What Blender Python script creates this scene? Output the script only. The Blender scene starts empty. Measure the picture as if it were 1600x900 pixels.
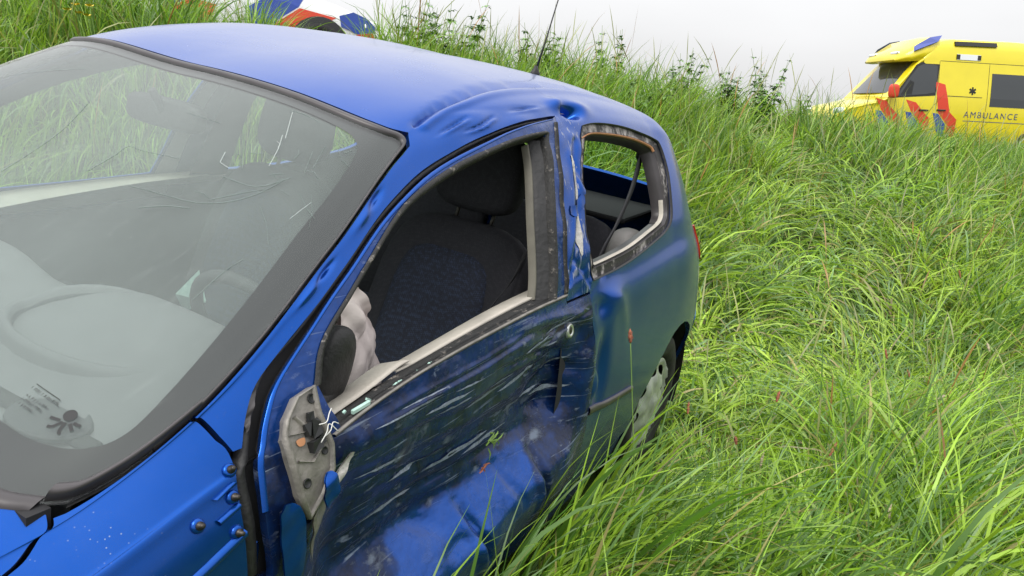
import bpy, math, random
import numpy as np
from mathutils import Matrix, Vector
from mathutils.geometry import delaunay_2d_cdt
rng = np.random.default_rng(7); random.seed(7)
sc = bpy.context.scene
COL = sc.collection
PI = math.pi

# ------------------------------------------------------------------ camera, sky, sun
EYE = np.array([0, 0, 1.5])
CP, CR = math.radians(-13.0), math.radians(1.5)
_f = np.array([0, math.cos(CP), math.sin(CP)]); _r = np.array([1.0, 0, 0]); _u = np.cross(_r, _f)
CRT = math.cos(CR)*_r + math.sin(CR)*_u; CUP = -math.sin(CR)*_r + math.cos(CR)*_u; CFW = _f
cam = bpy.data.cameras.new('camera'); camo = bpy.data.objects.new('camera', cam); COL.objects.link(camo)
camo.matrix_world = Matrix([list(CRT)+[0], list(CUP)+[0], list(-CFW)+[0], [0, 0, 0, 1]]).transposed()
camo.location = EYE
cam.sensor_width = 36.0; cam.lens = 1220.784/1600*36; cam.clip_start = 0.02; cam.clip_end = 4000
sc.camera = camo
sc.view_settings.view_transform = 'Standard'; sc.view_settings.look = 'None'
sc.view_settings.exposure = 0.5; sc.view_settings.gamma = 1.0; sc.view_settings.use_curve_mapping = False

SUN_EL, SUN_AZ = math.radians(58), math.radians(200)      # azimuth measured from +Y towards +X
w = bpy.data.worlds.new('World'); sc.world = w; w.use_nodes = True
nt = w.node_tree; nt.nodes.clear()
out = nt.nodes.new('ShaderNodeOutputWorld'); bg = nt.nodes.new('ShaderNodeBackground')
sky = nt.nodes.new('ShaderNodeTexSky'); sky.sky_type = 'NISHITA'; sky.sun_disc = False
sky.sun_elevation = SUN_EL; sky.sun_rotation = SUN_AZ; sky.dust_density = 5; sky.air_density = 1.2
geo = nt.nodes.new('ShaderNodeTexCoord'); sep = nt.nodes.new('ShaderNodeSeparateXYZ')
nt.links.new(geo.outputs['Generated'], sep.inputs[0])
mr = nt.nodes.new('ShaderNodeMapRange'); mr.inputs[1].default_value = 0; mr.inputs[2].default_value = 1
mr.inputs[3].default_value = 5.75; mr.inputs[4].default_value = 17.5      # overcast: zenith brighter than horizon
nt.links.new(sep.outputs[2], mr.inputs[0])
nz = nt.nodes.new('ShaderNodeTexNoise'); nz.inputs['Scale'].default_value = 2.2; nz.inputs['Detail'].default_value = 4
mp = nt.nodes.new('ShaderNodeMapping'); mp.inputs['Scale'].default_value = (1, 1, 3)
nt.links.new(geo.outputs['Generated'], mp.inputs[0]); nt.links.new(mp.outputs[0], nz.inputs['Vector'])
nr = nt.nodes.new('ShaderNodeMapRange'); nr.inputs[1].default_value = .3; nr.inputs[2].default_value = .7
nr.inputs[3].default_value = .93; nr.inputs[4].default_value = 1.05
nt.links.new(nz.outputs[0], nr.inputs[0])
mu = nt.nodes.new('ShaderNodeMath'); mu.operation = 'MULTIPLY'
nt.links.new(mr.outputs[0], mu.inputs[0]); nt.links.new(nr.outputs[0], mu.inputs[1])
tint = nt.nodes.new('ShaderNodeMixRGB'); tint.blend_type = 'MULTIPLY'; tint.inputs[0].default_value = 1
tint.inputs[2].default_value = (1, 1.0, 1.012, 1)
nt.links.new(mu.outputs[0], tint.inputs[1])
mx = nt.nodes.new('ShaderNodeMixRGB'); mx.inputs[0].default_value = .07
nt.links.new(tint.outputs[0], mx.inputs[1]); nt.links.new(sky.outputs[0], mx.inputs[2])
nt.links.new(mx.outputs[0], bg.inputs[0]); bg.inputs[1].default_value = 0.1
nt.links.new(bg.outputs[0], out.inputs[0])
sun = bpy.data.lights.new('sun', 'SUN'); sun.energy = 1.5; sun.angle = math.radians(30); sun.color = (1, .96, .9)
suno = bpy.data.objects.new('sun', sun); COL.objects.link(suno)
sdir = Vector((math.sin(SUN_AZ)*math.cos(SUN_EL), math.cos(SUN_AZ)*math.cos(SUN_EL), math.sin(SUN_EL)))
suno.rotation_euler = sdir.to_track_quat('Z', 'Y').to_euler(); suno.location = (0, 0, 30)

# ------------------------------------------------------------------ helpers
def sm(x, a, b):
    t = np.clip((np.asarray(x, float)-a)/(b-a), 0, 1); return t*t*(3-2*t)

def mesh(name, verts, faces, mat=None, parent=None, smooth=True, loc=None):
    me = bpy.data.meshes.new(name)
    me.from_pydata([tuple(map(float, v)) for v in verts], [], [tuple(int(i) for i in f) for f in faces])
    if smooth and len(me.polygons): me.polygons.foreach_set('use_smooth', [True]*len(me.polygons))
    me.update()
    o = bpy.data.objects.new(name, me); COL.objects.link(o)
    if mat:
        for m in (mat if isinstance(mat, (list, tuple)) else [mat]): me.materials.append(m)
    if parent: o.parent = parent
    if loc is not None: o.location = loc
    return o

def tag(o, label=None, cat=None, group=None, kind=None):
    for k, v in (('label', label), ('category', cat), ('group', group), ('kind', kind)):
        if v: o[k] = v
    return o

def empty(name, loc=(0, 0, 0), rot=None, M=None):
    o = bpy.data.objects.new(name, None); COL.objects.link(o); o.empty_display_size = .2
    if M is not None:
        mm = Matrix.Identity(4)
        for i in range(3):
            for j in range(3): mm[i][j] = float(M[i][j])
            mm[i][3] = float(loc[i])
        o.matrix_world = mm
    else:
        o.location = loc
        if rot: o.rotation_euler = rot
    return o

class MB:
    """collects faces of one part"""
    def __init__(s): s.v = []; s.f = []
    def add(s, V, F):
        n = len(s.v); s.v += [tuple(p) for p in V]; s.f += [tuple(i+n for i in f) for f in F]; return s
    def box(s, c, d, bev=.0, R=None):
        c = np.array(c, float); h = np.array(d, float)/2
        if bev <= 0:
            V = np.array([[x, y, z] for x in (-1, 1) for y in (-1, 1) for z in (-1, 1)])*h
            F = [(0, 1, 3, 2), (4, 6, 7, 5), (0, 4, 5, 1), (2, 3, 7, 6), (0, 2, 6, 4), (1, 5, 7, 3)]
        else:
            V = []; idx = {}
            for a in range(3):
                for x in (-1, 1):
                    for y in (-1, 1):
                        for z in (-1, 1):
                            sg = np.array([x, y, z]); p = sg*(h-bev); p[a] = sg[a]*h[a]
                            idx[(a, x, y, z)] = len(V); V.append(p)
            F = []
            for a in range(3):
                b, c2 = (a+1) % 3, (a+2) % 3
                for sgn in (-1, 1):
                    q = []
                    for (i, j) in ((-1, -1), (1, -1), (1, 1), (-1, 1)):
                        t = [0, 0, 0]; t[a] = sgn; t[b] = i; t[c2] = j; q.append(idx[(a, *t)])
                    F.append(tuple(q if sgn > 0 else q[::-1]))
            for a in range(3):       # edge strips
                b, c2 = (a+1) % 3, (a+2) % 3
                for i in (-1, 1):
                    for j in (-1, 1):
                        def g(ax, k):
                            t = [0, 0, 0]; t[a] = k; t[b] = i; t[c2] = j; return idx[(ax, *t)]
                        q = [g(b, -1), g(b, 1), g(c2, 1), g(c2, -1)]
                        F.append(tuple(q))
            for x in (-1, 1):
                for y in (-1, 1):
                    for z in (-1, 1): F.append((idx[(0, x, y, z)], idx[(1, x, y, z)], idx[(2, x, y, z)]))
            V = np.array(V)
        if R is not None: V = V @ np.array(R).T
        return s.add(V+c, F)
    def tube(s, pts, r, n=8, cap=True):
        P = np.array(pts, float); m = len(P); rr = np.full(m, r) if np.isscalar(r) else np.array(r)
        T = np.gradient(P, axis=0); T /= np.linalg.norm(T, axis=1)[:, None]+1e-12
        ref = np.array([0, 0, 1.0]) if abs(T[0][2]) < .9 else np.array([1.0, 0, 0])
        V = []
        A = np.cross(T[0], ref); A /= np.linalg.norm(A)
        for i in range(m):
            A = A-T[i]*(A@T[i]); A /= np.linalg.norm(A); B = np.cross(T[i], A)
            for k in range(n):
                a = 2*PI*k/n; V.append(P[i]+rr[i]*(math.cos(a)*A+math.sin(a)*B))
        F = [(i*n+k, i*n+(k+1) % n, (i+1)*n+(k+1) % n, (i+1)*n+k) for i in range(m-1) for k in range(n)]
        if cap: F += [tuple(range(n))[::-1], tuple((m-1)*n+k for k in range(n))]
        return s.add(V, F)
    def loft(s, rings, closed=True, cap=False):
        m = len(rings); n = len(rings[0]); V = [p for r in rings for p in r]
        F = [(i*n+k, i*n+(k+1) % n, (i+1)*n+(k+1) % n, (i+1)*n+k) for i in range(m-1) for k in range(n if closed else n-1)]
        if cap: F += [tuple(range(n))[::-1], tuple((m-1)*n+k for k in range(n))]
        return s.add(V, F)
    def build(s, name, mat, parent=None, smooth=True): return mesh(name, s.v, s.f, mat, parent, smooth)

def spl(P, n=6):
    """open Catmull-Rom through points"""
    P = np.array(P, float)
    if len(P) < 3: return P
    Q = np.vstack([2*P[0]-P[1], P, 2*P[-1]-P[-2]]); o = []
    for i in range(1, len(Q)-2):
        for t in np.arange(n)/n:
            a, b, c, d = Q[i-1:i+3]
            o.append(.5*(2*b+(c-a)*t+(2*a-5*b+4*c-d)*t*t+(3*b-a-3*c+d)*t**3))
    o.append(P[-1]); return np.array(o)

def inpoly(P, poly):
    x, y = P[:, 0], P[:, 1]; r = np.zeros(len(P), bool); n = len(poly)
    for i in range(n):
        (x0, y0), (x1, y1) = poly[i], poly[(i+1) % n]
        if y0 == y1: continue
        c = ((y0 > y) != (y1 > y)) & (x < (x1-x0)*(y-y0)/(y1-y0)+x0); r ^= c
    return r

def dpoly(P, poly):
    d = np.full(len(P), 1e9); n = len(poly)
    for i in range(n):
        a = poly[i]; b = poly[(i+1) % n]; ab = b-a; L = ab@ab
        if L < 1e-14: continue
        t = np.clip(((P-a)@ab)/L, 0, 1); d = np.minimum(d, np.linalg.norm(P-a-t[:, None]*ab, axis=1))
    return d

def dens(poly, step):
    o = []; n = len(poly)
    for i in range(n):
        a, b = poly[i], poly[(i+1) % n]; L = np.linalg.norm(b-a)
        if L < 1e-5: continue
        k = max(1, int(math.ceil(L/step)))
        for j in range(k): o.append(a+(b-a)*j/k)
    return np.array(o)

def tri2d(outer, holes, res):
    outer = dens(np.array(outer, float), res); holes = [dens(np.array(h, float), res) for h in holes]
    lo, hi = outer.min(0), outer.max(0)
    gx, gy = np.meshgrid(np.arange(lo[0], hi[0], res), np.arange(lo[1], hi[1], res*.87), indexing='ij')
    gx = gx + (np.arange(gx.shape[1]) % 2)*res*.5
    G = np.stack([gx.ravel(), gy.ravel()], 1)
    k = inpoly(G, outer) & (dpoly(G, outer) > res*.45)
    for h in holes: k &= ~inpoly(G, h) & (dpoly(G, h) > res*.45)
    G = G[k]
    V = []; E = []
    for L in [outer]+holes:
        b = len(V); V += [Vector(p) for p in L]; E += [(b+i, b+(i+1) % len(L)) for i in range(len(L))]
    nb = len(V)
    V += [Vector(p) for p in G]
    r = delaunay_2d_cdt(V, E, [], 0, 1e-7)
    P = np.array([tuple(p) for p in r[0]]); F = np.array([f for f in r[2] if len(f) == 3])
    C = P[F].mean(1); kk = inpoly(C, outer)
    for h in holes: kk &= ~inpoly(C, h)
    F = F[kk]
    a = P[F]; cr = (a[:, 1, 0]-a[:, 0, 0])*(a[:, 2, 1]-a[:, 0, 1])-(a[:, 1, 1]-a[:, 0, 1])*(a[:, 2, 0]-a[:, 0, 0])
    F[cr < 0] = F[cr < 0][:, ::-1]
    F = F[np.abs(cr) > 4e-3*res*res]
    return P, F, outer, holes

# ------------------------------------------------------------------ materials
def nodes(name):
    m = bpy.data.materials.new(name); m.use_nodes = True; t = m.node_tree; b = t.nodes['Principled BSDF']
    return m, t, b
def N(t, typ, **kw):
    n = t.nodes.new(typ)
    for k, v in kw.items():
        if k in n.inputs: n.inputs[k].default_value = v
        else: setattr(n, k, v)
    return n
def mat(name, col, rough=.5, metal=0, coat=0, spec=.5, noise=0, nscale=20, bump=0, bscale=60, trans=0):
    m, t, b = nodes(name)
    b.inputs['Base Color'].default_value = (*col, 1); b.inputs['Roughness'].default_value = rough
    b.inputs['Metallic'].default_value = metal; b.inputs['Coat Weight'].default_value = coat
    b.inputs['Specular IOR Level'].default_value = spec
    tc = N(t, 'ShaderNodeTexCoord')
    if noise:
        n = N(t, 'ShaderNodeTexNoise', Scale=nscale, Detail=5.0); t.links.new(tc.outputs['Object'], n.inputs['Vector'])
        r = N(t, 'ShaderNodeMapRange'); r.inputs[1].default_value = .25; r.inputs[2].default_value = .75
        r.inputs[3].default_value = 1-noise; r.inputs[4].default_value = 1+noise
        t.links.new(n.outputs[0], r.inputs[0])
        x = N(t, 'ShaderNodeMixRGB', blend_type='MULTIPLY'); x.inputs[0].default_value = 1; x.inputs[1].default_value = (*col, 1)
        t.links.new(r.outputs[0], x.inputs[2]); t.links.new(x.outputs[0], b.inputs['Base Color'])
    if bump:
        n = N(t, 'ShaderNodeTexNoise', Scale=bscale, Detail=6.0); t.links.new(tc.outputs['Object'], n.inputs['Vector'])
        bp = N(t, 'ShaderNodeBump', Strength=bump, Distance=.01); t.links.new(n.outputs[0], bp.inputs['Height'])
        t.links.new(bp.outputs[0], b.inputs['Normal'])
    return m

def ramp(t, src, a, b):
    r = N(t, 'ShaderNodeMapRange'); r.inputs[1].default_value = a; r.inputs[2].default_value = b
    t.links.new(src, r.inputs[0]); return r.outputs[0]
def mul(t, a, b, op='MULTIPLY'):
    m = N(t, 'ShaderNodeMath', operation=op)
    for i, x in enumerate((a, b)):
        if isinstance(x, (int, float)): m.inputs[i].default_value = x
        else: t.links.new(x, m.inputs[i])
    m.use_clamp = True
    return m.outputs[0]
def mixc(t, f, a, b):
    m = N(t, 'ShaderNodeMixRGB')
    for i, x in zip((0, 1, 2), (f, a, b)):
        if isinstance(x, tuple): m.inputs[i].default_value = (*x, 1)
        elif isinstance(x, (int, float)): m.inputs[i].default_value = x
        else: t.links.new(x, m.inputs[i])
    return m.outputs[0]

BLUE = (0.001, 0.060, 0.315)
def paint(name, scuff=0.0, dirt=1.0, peel=0.0, sheen_or_dirt=.03):
    m, t, b = nodes(name); L = t.links.new
    tc = N(t, 'ShaderNodeTexCoord'); O = tc.outputs['Object']
    b.inputs['Metallic'].default_value = .74; b.inputs['Sheen Weight'].default_value = sheen_or_dirt; b.inputs['Sheen Roughness'].default_value = .35; b.inputs['Coat Weight'].default_value = .22; b.inputs['Specular IOR Level'].default_value = .25
    b.inputs['Coat Roughness'].default_value = .07
    col = BLUE; rough = .24
    # rain spots and grit
    vo = N(t, 'ShaderNodeTexVoronoi', Scale=130.0); L(O, vo.inputs['Vector'])
    spots = mul(t, ramp(t, vo.outputs['Distance'], .16, .09), 1.0)
    n0 = N(t, 'ShaderNodeTexNoise', Scale=9.0, Detail=3.0); L(O, n0.inputs['Vector'])
    spots = mul(t, spots, ramp(t, n0.outputs[0], .60, .72))
    n1 = N(t, 'ShaderNodeTexNoise', Scale=5.0, Detail=6.0, Roughness=.7); L(O, n1.inputs['Vector'])
    sheen_or_dirt = mul(t, ramp(t, n1.outputs[0], .4, .85), .05*dirt)
    c = mixc(t, sheen_or_dirt, col, (.30, .33, .38))
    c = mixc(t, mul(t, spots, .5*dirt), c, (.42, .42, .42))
    rg = mul(t, mul(t, sheen_or_dirt, 1.2), rough, 'ADD')
    mt = None
    if scuff:
        at = N(t, 'ShaderNodeVertexColor', layer_name='scrape'); mask = N(t, 'ShaderNodeSeparateColor'); L(at.outputs[0], mask.inputs[0]); mk = mask.outputs[0]
        def streaks(rot, sx, sz, scl, lo, hi, det):
            mp = N(t, 'ShaderNodeMapping'); mp.inputs['Rotation'].default_value = (0, math.radians(rot), 0); mp.inputs['Scale'].default_value = (sx, 1, sz); L(O, mp.inputs['Vector'])
            n = N(t, 'ShaderNodeTexNoise', Scale=scl, Detail=det, Roughness=.6, Distortion=.35); L(mp.outputs[0], n.inputs['Vector']); return ramp(t, n.outputs[0], lo, hi)
        big = N(t, 'ShaderNodeTexNoise', Scale=5.5, Detail=6.0, Roughness=.65); L(O, big.inputs['Vector'])
        blot = N(t, 'ShaderNodeTexNoise', Scale=12.0, Detail=7.0, Roughness=.7); L(O, blot.inputs['Vector'])
        sA = mul(t, streaks(-3, 1.5, 60, 2.0, .60, .66, 7.0), ramp(t, big.outputs[0], .50, .58))
        sB = mul(t, streaks(10, 2.0, 90, 1.7, .62, .67, 5.0), ramp(t, big.outputs[0], .52, .44))
        sC = mul(t, streaks(-16, 9, 30, 2.2, .60, .67, 7.0), ramp(t, blot.outputs[0], .42, .6))
        sD = mul(t, streaks(4, 2.4, 9, 2.0, .56, .64, 8.0), ramp(t, blot.outputs[0], .50, .62))
        k = mul(t, mul(t, sA, mul(t, sB, .8), 'MAXIMUM'), mul(t, mul(t, sC, .7), mul(t, sD, .8), 'MAXIMUM'), 'MAXIMUM')
        k = mul(t, mul(t, k, mk), .75*scuff)
        dk = mul(t, mul(t, mul(t, ramp(t, blot.outputs[0], .30, .58), .40), .56, 'ADD'), mk)
        c = mixc(t, dk, c, (.003, .007, .025))
        sl = N(t, 'ShaderNodeTexNoise', Scale=7.0, Detail=8.0, Roughness=.75); L(O, sl.inputs['Vector'])
        mud = mul(t, mul(t, ramp(t, sl.outputs[0], .58, .68), .55), mk)
        c = mixc(t, mud, c, (.06, .05, .04))
        c = mixc(t, k, c, (.24, .29, .38))
        rg = mul(t, rg, mul(t, mul(t, k, .35), mul(t, mud, .8), 'ADD'), 'ADD')
        cw = mul(t, 1.0, mul(t, mul(t, k, .9), mul(t, dk, .75), 'ADD'), 'SUBTRACT'); L(mul(t, cw, .45), b.inputs['Coat Weight'])
        mt = mul(t, mul(t, .74, mul(t, k, .6), 'SUBTRACT'), mul(t, dk, .6), 'SUBTRACT')
    if peel:
        pn = N(t, 'ShaderNodeTexNoise', Scale=11.0, Detail=7.0, Roughness=.65); L(O, pn.inputs['Vector'])
        mp = N(t, 'ShaderNodeMapping'); mp.inputs['Scale'].default_value = (60, 60, 5); L(O, mp.inputs['Vector'])
        ps = N(t, 'ShaderNodeTexNoise', Scale=1.0, Detail=4.0); L(mp.outputs[0], ps.inputs['Vector'])
        k = mul(t, mul(t, ramp(t, pn.outputs[0], .64, .67), peel), mul(t, ramp(t, ps.outputs[0], .60, .66), .6*peel), 'MAXIMUM')
        c = mixc(t, k, c, (.40, .40, .42)); rg = mul(t, rg, mul(t, k, .3), 'ADD')
        mt = mul(t, .74, mul(t, k, .62), 'SUBTRACT')
    L(c, b.inputs['Base Color']); L(rg, b.inputs['Roughness'])
    if mt is not None: L(mt, b.inputs['Metallic'])
    bn = N(t, 'ShaderNodeTexNoise', Scale=4.5 if not scuff else 7.0, Detail=2.0 if not scuff else 4.0); L(O, bn.inputs['Vector'])
    fl = N(t, 'ShaderNodeTexNoise', Scale=900.0, Detail=1.0); L(O, fl.inputs['Vector'])
    hs = mul(t, bn.outputs[0], mul(t, fl.outputs[0], .01), 'ADD')
    bp = N(t, 'ShaderNodeBump', Strength=.12 if not scuff else .5, Distance=.02 if not scuff else .03); L(hs, bp.inputs['Height'])
    L(bp.outputs[0], b.inputs['Normal'])
    bc = N(t, 'ShaderNodeBump', Strength=.07 if not scuff else .45, Distance=.02 if not scuff else .03); L(bn.outputs[0], bc.inputs['Height'])
    L(bc.outputs[0], b.inputs['Coat Normal'])
    return m

M_PAINT = paint('blue_metallic_paint', dirt=.8)
M_ROOF = paint('sky_sheen_blue_paint', dirt=1.2, sheen_or_dirt=.30)  # strong white sheen stands in for sky reflected in the roof; dirt is separate
M_DOOR = paint('scraped_blue_paint', scuff=1.0, sheen_or_dirt=.05)
M_PILLAR = paint('peeling_blue_paint', peel=1.0)
M_RUBBER = mat('black_rubber', (.012, .012, .013), .55, noise=.4, nscale=40, bump=.3)
M_PLASTIC = mat('grey_black_plastic', (.045, .04, .043), .38, noise=.25, nscale=15)
M_TRIM = mat('beige_trim', (.42, .39, .34), .7, noise=.15, nscale=12, bump=.2)
M_KHAKI = mat('khaki_trim', (.12, .112, .09), .7, noise=.2, nscale=20)
M_INNER = mat('dark_inner_panel', (.012, .012, .014), .8)
M_DASH = mat('dark_grey_dashboard', (.03, .032, .036), .65, noise=.1, nscale=30, bump=.15, bscale=300)
M_DASHL = mat('light_grey_dashboard', (.125, .13, .135), .7, noise=.1)
M_LINER = mat('grey_headliner', (.30, .29, .28), .9, bump=.2, bscale=200)
M_METAL = mat('bare_grey_metal', (.19, .178, .16), .5, metal=.25, noise=.35, nscale=35, bump=.4, bscale=45)
M_BOLT = mat('dark_bolt', (.05, .045, .04), .4, metal=.7)
M_HUB = mat('silver_hub', (.55, .56, .57), .35, metal=.6, noise=.2, nscale=25)
M_TYRE = mat('tyre_rubber', (.013, .013, .013), .75, noise=.4, nscale=20, bump=.4)
M_RED = mat('red_lens', (.42, .02, .012), .12, coat=1)
M_ORANGE = mat('orange_seal', (.45, .21, .10), .6)
M_CHROME = mat('lock_metal', (.6, .62, .6), .3, metal=.7)
M_WIRE = mat('pale_wire', (.6, .6, .58), .5)
M_PRIMER = mat('grey_filler', (.46, .44, .42), .8, noise=.2, nscale=50, bump=.6, bscale=80)
M_SHARD = mat('greenish_glass_shard', (.42, .62, .55), .1, spec=.8, noise=.2, nscale=60)
M_BLACK = mat('black_print', (.01, .011, .012), .6)

def fabric(name, a, b2, sc_):
    m, t, b = nodes(name); tc = N(t, 'ShaderNodeTexCoord'); L = t.links.new
    mp = N(t, 'ShaderNodeMapping'); mp.inputs['Rotation'].default_value = (.3, .6, .78); L(tc.outputs['Object'], mp.inputs['Vector'])
    v = N(t, 'ShaderNodeTexChecker', Scale=sc_); L(mp.outputs[0], v.inputs['Vector'])
    n = N(t, 'ShaderNodeTexNoise', Scale=90.0); L(tc.outputs['Object'], n.inputs['Vector'])
    c = mixc(t, mul(t, v.outputs['Fac'], ramp(t, n.outputs[0], .4, .6)), a, b2)
    L(c, b.inputs['Base Color']); b.inputs['Roughness'].default_value = .95; b.inputs['Specular IOR Level'].default_value = .15
    bp = N(t, 'ShaderNodeBump', Strength=.3, Distance=.004); L(n.outputs[0], bp.inputs['Height']); L(bp.outputs[0], b.inputs['Normal'])
    return m
M_SEAT = fabric('navy_seat_cloth', (.042, .046, .062), (.060, .075, .125), 200)
M_SEATP = fabric('plain_seat_cloth', (.046, .046, .053), (.058, .058, .066), 220)
M_BELT = mat('seat_belt_webbing', (.035, .035, .04), .7, bump=.3, bscale=400)
M_CLOTH = mat('airbag_cloth', (.62, .55, .53), .95, noise=.08, nscale=10, bump=.4, bscale=30)

def scuffed(name, base, light, scl, thr, roughness=.6):
    m, t, b = nodes(name); tc = N(t, 'ShaderNodeTexCoord'); L = t.links.new
    n = N(t, 'ShaderNodeTexNoise', Scale=scl, Detail=8.0, Roughness=.7); L(tc.outputs['Object'], n.inputs['Vector'])
    n2 = N(t, 'ShaderNodeTexNoise', Scale=scl*5, Detail=3.0); L(tc.outputs['Object'], n2.inputs['Vector'])
    k = mul(t, ramp(t, n.outputs[0], thr, thr+.06), ramp(t, n2.outputs[0], .35, .6))
    L(mixc(t, k, base, light), b.inputs['Base Color']); b.inputs['Roughness'].default_value = roughness
    bp = N(t, 'ShaderNodeBump', Strength=.6, Distance=.01); L(n.outputs[0], bp.inputs['Height']); L(bp.outputs[0], b.inputs['Normal'])
    return m
M_SEAL = scuffed('scuffed_black_seal', (.008, .008, .008), (.20, .18, .16), 42, .57)
M_FRITQ = scuffed('glue_rest_on_frame', (.014, .012, .012), (.36, .33, .32), 9, .47)

def glass(name, tintc, haze, hazec, rough=.02):
    m = bpy.data.materials.new(name); m.use_nodes = True; t = m.node_tree; t.nodes.clear(); L = t.links.new
    o = N(t, 'ShaderNodeOutputMaterial'); tr = N(t, 'ShaderNodeBsdfTransparent'); tr.inputs[0].default_value = (*tintc, 1)
    gl = N(t, 'ShaderNodeBsdfGlossy'); gl.inputs['Roughness'].default_value = rough
    df = N(t, 'ShaderNodeBsdfDiffuse'); df.inputs[0].default_value = (*hazec, 1)
    gg = N(t, 'ShaderNodeNewGeometry'); io = N(t, 'ShaderNodeMapRange'); io.inputs[3].default_value = 1.5; io.inputs[4].default_value = 1/1.5; L(gg.outputs['Backfacing'], io.inputs[0]); fr = N(t, 'ShaderNodeFresnel'); L(io.outputs[0], fr.inputs['IOR']); m1 = N(t, 'ShaderNodeMixShader'); m2 = N(t, 'ShaderNodeMixShader')
    if haze:
        tc = N(t, 'ShaderNodeTexCoord'); O = tc.outputs['Object']
        n = N(t, 'ShaderNodeTexNoise', Scale=2.2, Detail=5.0, Roughness=.6); L(O, n.inputs['Vector'])
        mp = N(t, 'ShaderNodeMapping'); mp.inputs['Scale'].default_value = (6, 60, 6); L(O, mp.inputs['Vector'])
        n2 = N(t, 'ShaderNodeTexNoise', Scale=1.5, Detail=5.0, Roughness=.65); L(mp.outputs[0], n2.inputs['Vector'])
        n3 = N(t, 'ShaderNodeTexNoise', Scale=7.0, Detail=3.0); L(O, n3.inputs['Vector'])
        vo = N(t, 'ShaderNodeTexVoronoi', Scale=45.0); L(O, vo.inputs['Vector'])
        a = N(t, 'ShaderNodeMapRange'); a.inputs[1].default_value = .3; a.inputs[2].default_value = .7
        a.inputs[3].default_value = haze*.8; a.inputs[4].default_value = haze*1.12; L(n.outputs[0], a.inputs[0])
        st = mul(t, mul(t, ramp(t, n2.outputs[0], .58, .72), ramp(t, n.outputs[0], .42, .62)), .07)
        sp = mul(t, mul(t, ramp(t, vo.outputs['Distance'], .11, .05), ramp(t, n3.outputs[0], .60, .66)), .22)
        hz = mul(t, mul(t, a.outputs[0], st, 'ADD'), sp, 'ADD')
        L(hz, m1.inputs[0])
    else: m1.inputs[0].default_value = 0
    L(tr.outputs[0], m1.inputs[1]); L(df.outputs[0], m1.inputs[2])
    L(fr.outputs[0], m2.inputs[0]); L(m1.outputs[0], m2.inputs[1]); L(gl.outputs[0], m2.inputs[2]); L(m2.outputs[0], o.inputs[0])
    return m
def mist(name, c):
    m = bpy.data.materials.new(name); m.use_nodes = True; t = m.node_tree; t.nodes.clear(); L = t.links.new
    o = N(t, 'ShaderNodeOutputMaterial'); tr = N(t, 'ShaderNodeBsdfTransparent'); df = N(t, 'ShaderNodeBsdfDiffuse'); df.inputs[0].default_value = (*c, 1)
    tl = N(t, 'ShaderNodeBsdfTranslucent'); tl.inputs[0].default_value = (*c, 1); md = N(t, 'ShaderNodeMixShader'); md.inputs[0].default_value = .3
    L(df.outputs[0], md.inputs[1]); L(tl.outputs[0], md.inputs[2])
    O = N(t, 'ShaderNodeTexCoord').outputs['Object']; n = N(t, 'ShaderNodeTexNoise', Scale=2.6, Detail=5.0, Roughness=.55); L(O, n.inputs['Vector'])
    a = N(t, 'ShaderNodeMapRange'); a.inputs[1].default_value = .3; a.inputs[2].default_value = .7; a.inputs[3].default_value = .20; a.inputs[4].default_value = .31; L(n.outputs[0], a.inputs[0])
    ms = N(t, 'ShaderNodeMixShader'); L(a.outputs[0], ms.inputs[0]); L(tr.outputs[0], ms.inputs[1]); L(md.outputs[0], ms.inputs[2]); L(ms.outputs[0], o.inputs[0]); return m
M_WS = glass('wet_windscreen_glass', (.84, .90, .87), .008, (.60, .66, .64))
M_MIST = mist('condensation_on_glass', (.60, .635, .645))
M_GLASS = glass('clear_side_glass', (.80, .90, .84), .0, (.5, .5, .5))
M_FRIT = mat('black_windscreen_band', (.016, .014, .018), .35)

# ------------------------------------------------------------------ the car's frame and outer skin
CC = np.array([0.37079, -1.48207, 1.49369])      # eye in car axes (X back, Y right, Z up)
MC = np.array([[0.4709, -0.8712, 0.1385], [0.882, 0.4678, -0.0562], [-0.0158, 0.1487, 0.9888]])
_U, _, _V = np.linalg.svd(MC); MC = _U @ _V
CB = np.array([1.9, 0, 0])
def car2w(P): return (np.asarray(P)-CC) @ MC.T + EYE
def w2car(P): return (np.asarray(P)-EYE) @ MC + CC
car = empty('crashed_car', car2w(CB), M=MC)
tag(car, 'wrecked blue hatchback with scraped caved-in door and broken side windows in the grass', 'car')

ST = np.array([
 [0.00, .60, .45, .58, .50, .52, .52, .45, .50, .25], [0.10, .72, .58, .67, .66, .60, .70, .48, .66, .22],
 [0.35, .82, .64, .77, .74, .69, .79, .50, .76, .20], [0.70, .90, .665, .85, .76, .78, .805, .52, .77, .20],
 [0.90, .985, .685, .89, .765, .83, .81, .53, .775, .20], [1.05, 1.07, .69, .955, .768, .87, .815, .55, .78, .20],
 [1.40, 1.265, .615, 1.14, .768, .89, .818, .55, .78, .20], [1.70, 1.39, .535, 1.30, .765, .905, .82, .55, .78, .20],
 [2.00, 1.45, .545, 1.355, .76, .92, .82, .55, .78, .20], [2.40, 1.472, .555, 1.375, .755, .935, .82, .56, .78, .20],
 [2.80, 1.467, .56, 1.375, .75, .95, .82, .57, .77, .20], [3.10, 1.445, .56, 1.355, .745, .965, .82, .58, .77, .21],
 [3.30, 1.41, .575, 1.325, .745, .97, .815, .58, .76, .22], [3.50, 1.235, .585, 1.17, .715, .95, .795, .585, .74, .24],
 [3.65, 1.03, .57, 1.00, .675, .90, .76, .58, .70, .26], [3.74, .84, .56, .82, .62, .76, .69, .57, .64, .30],
 [3.79, .60, .46, .58, .54, .56, .56, .50, .54, .35]])
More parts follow.
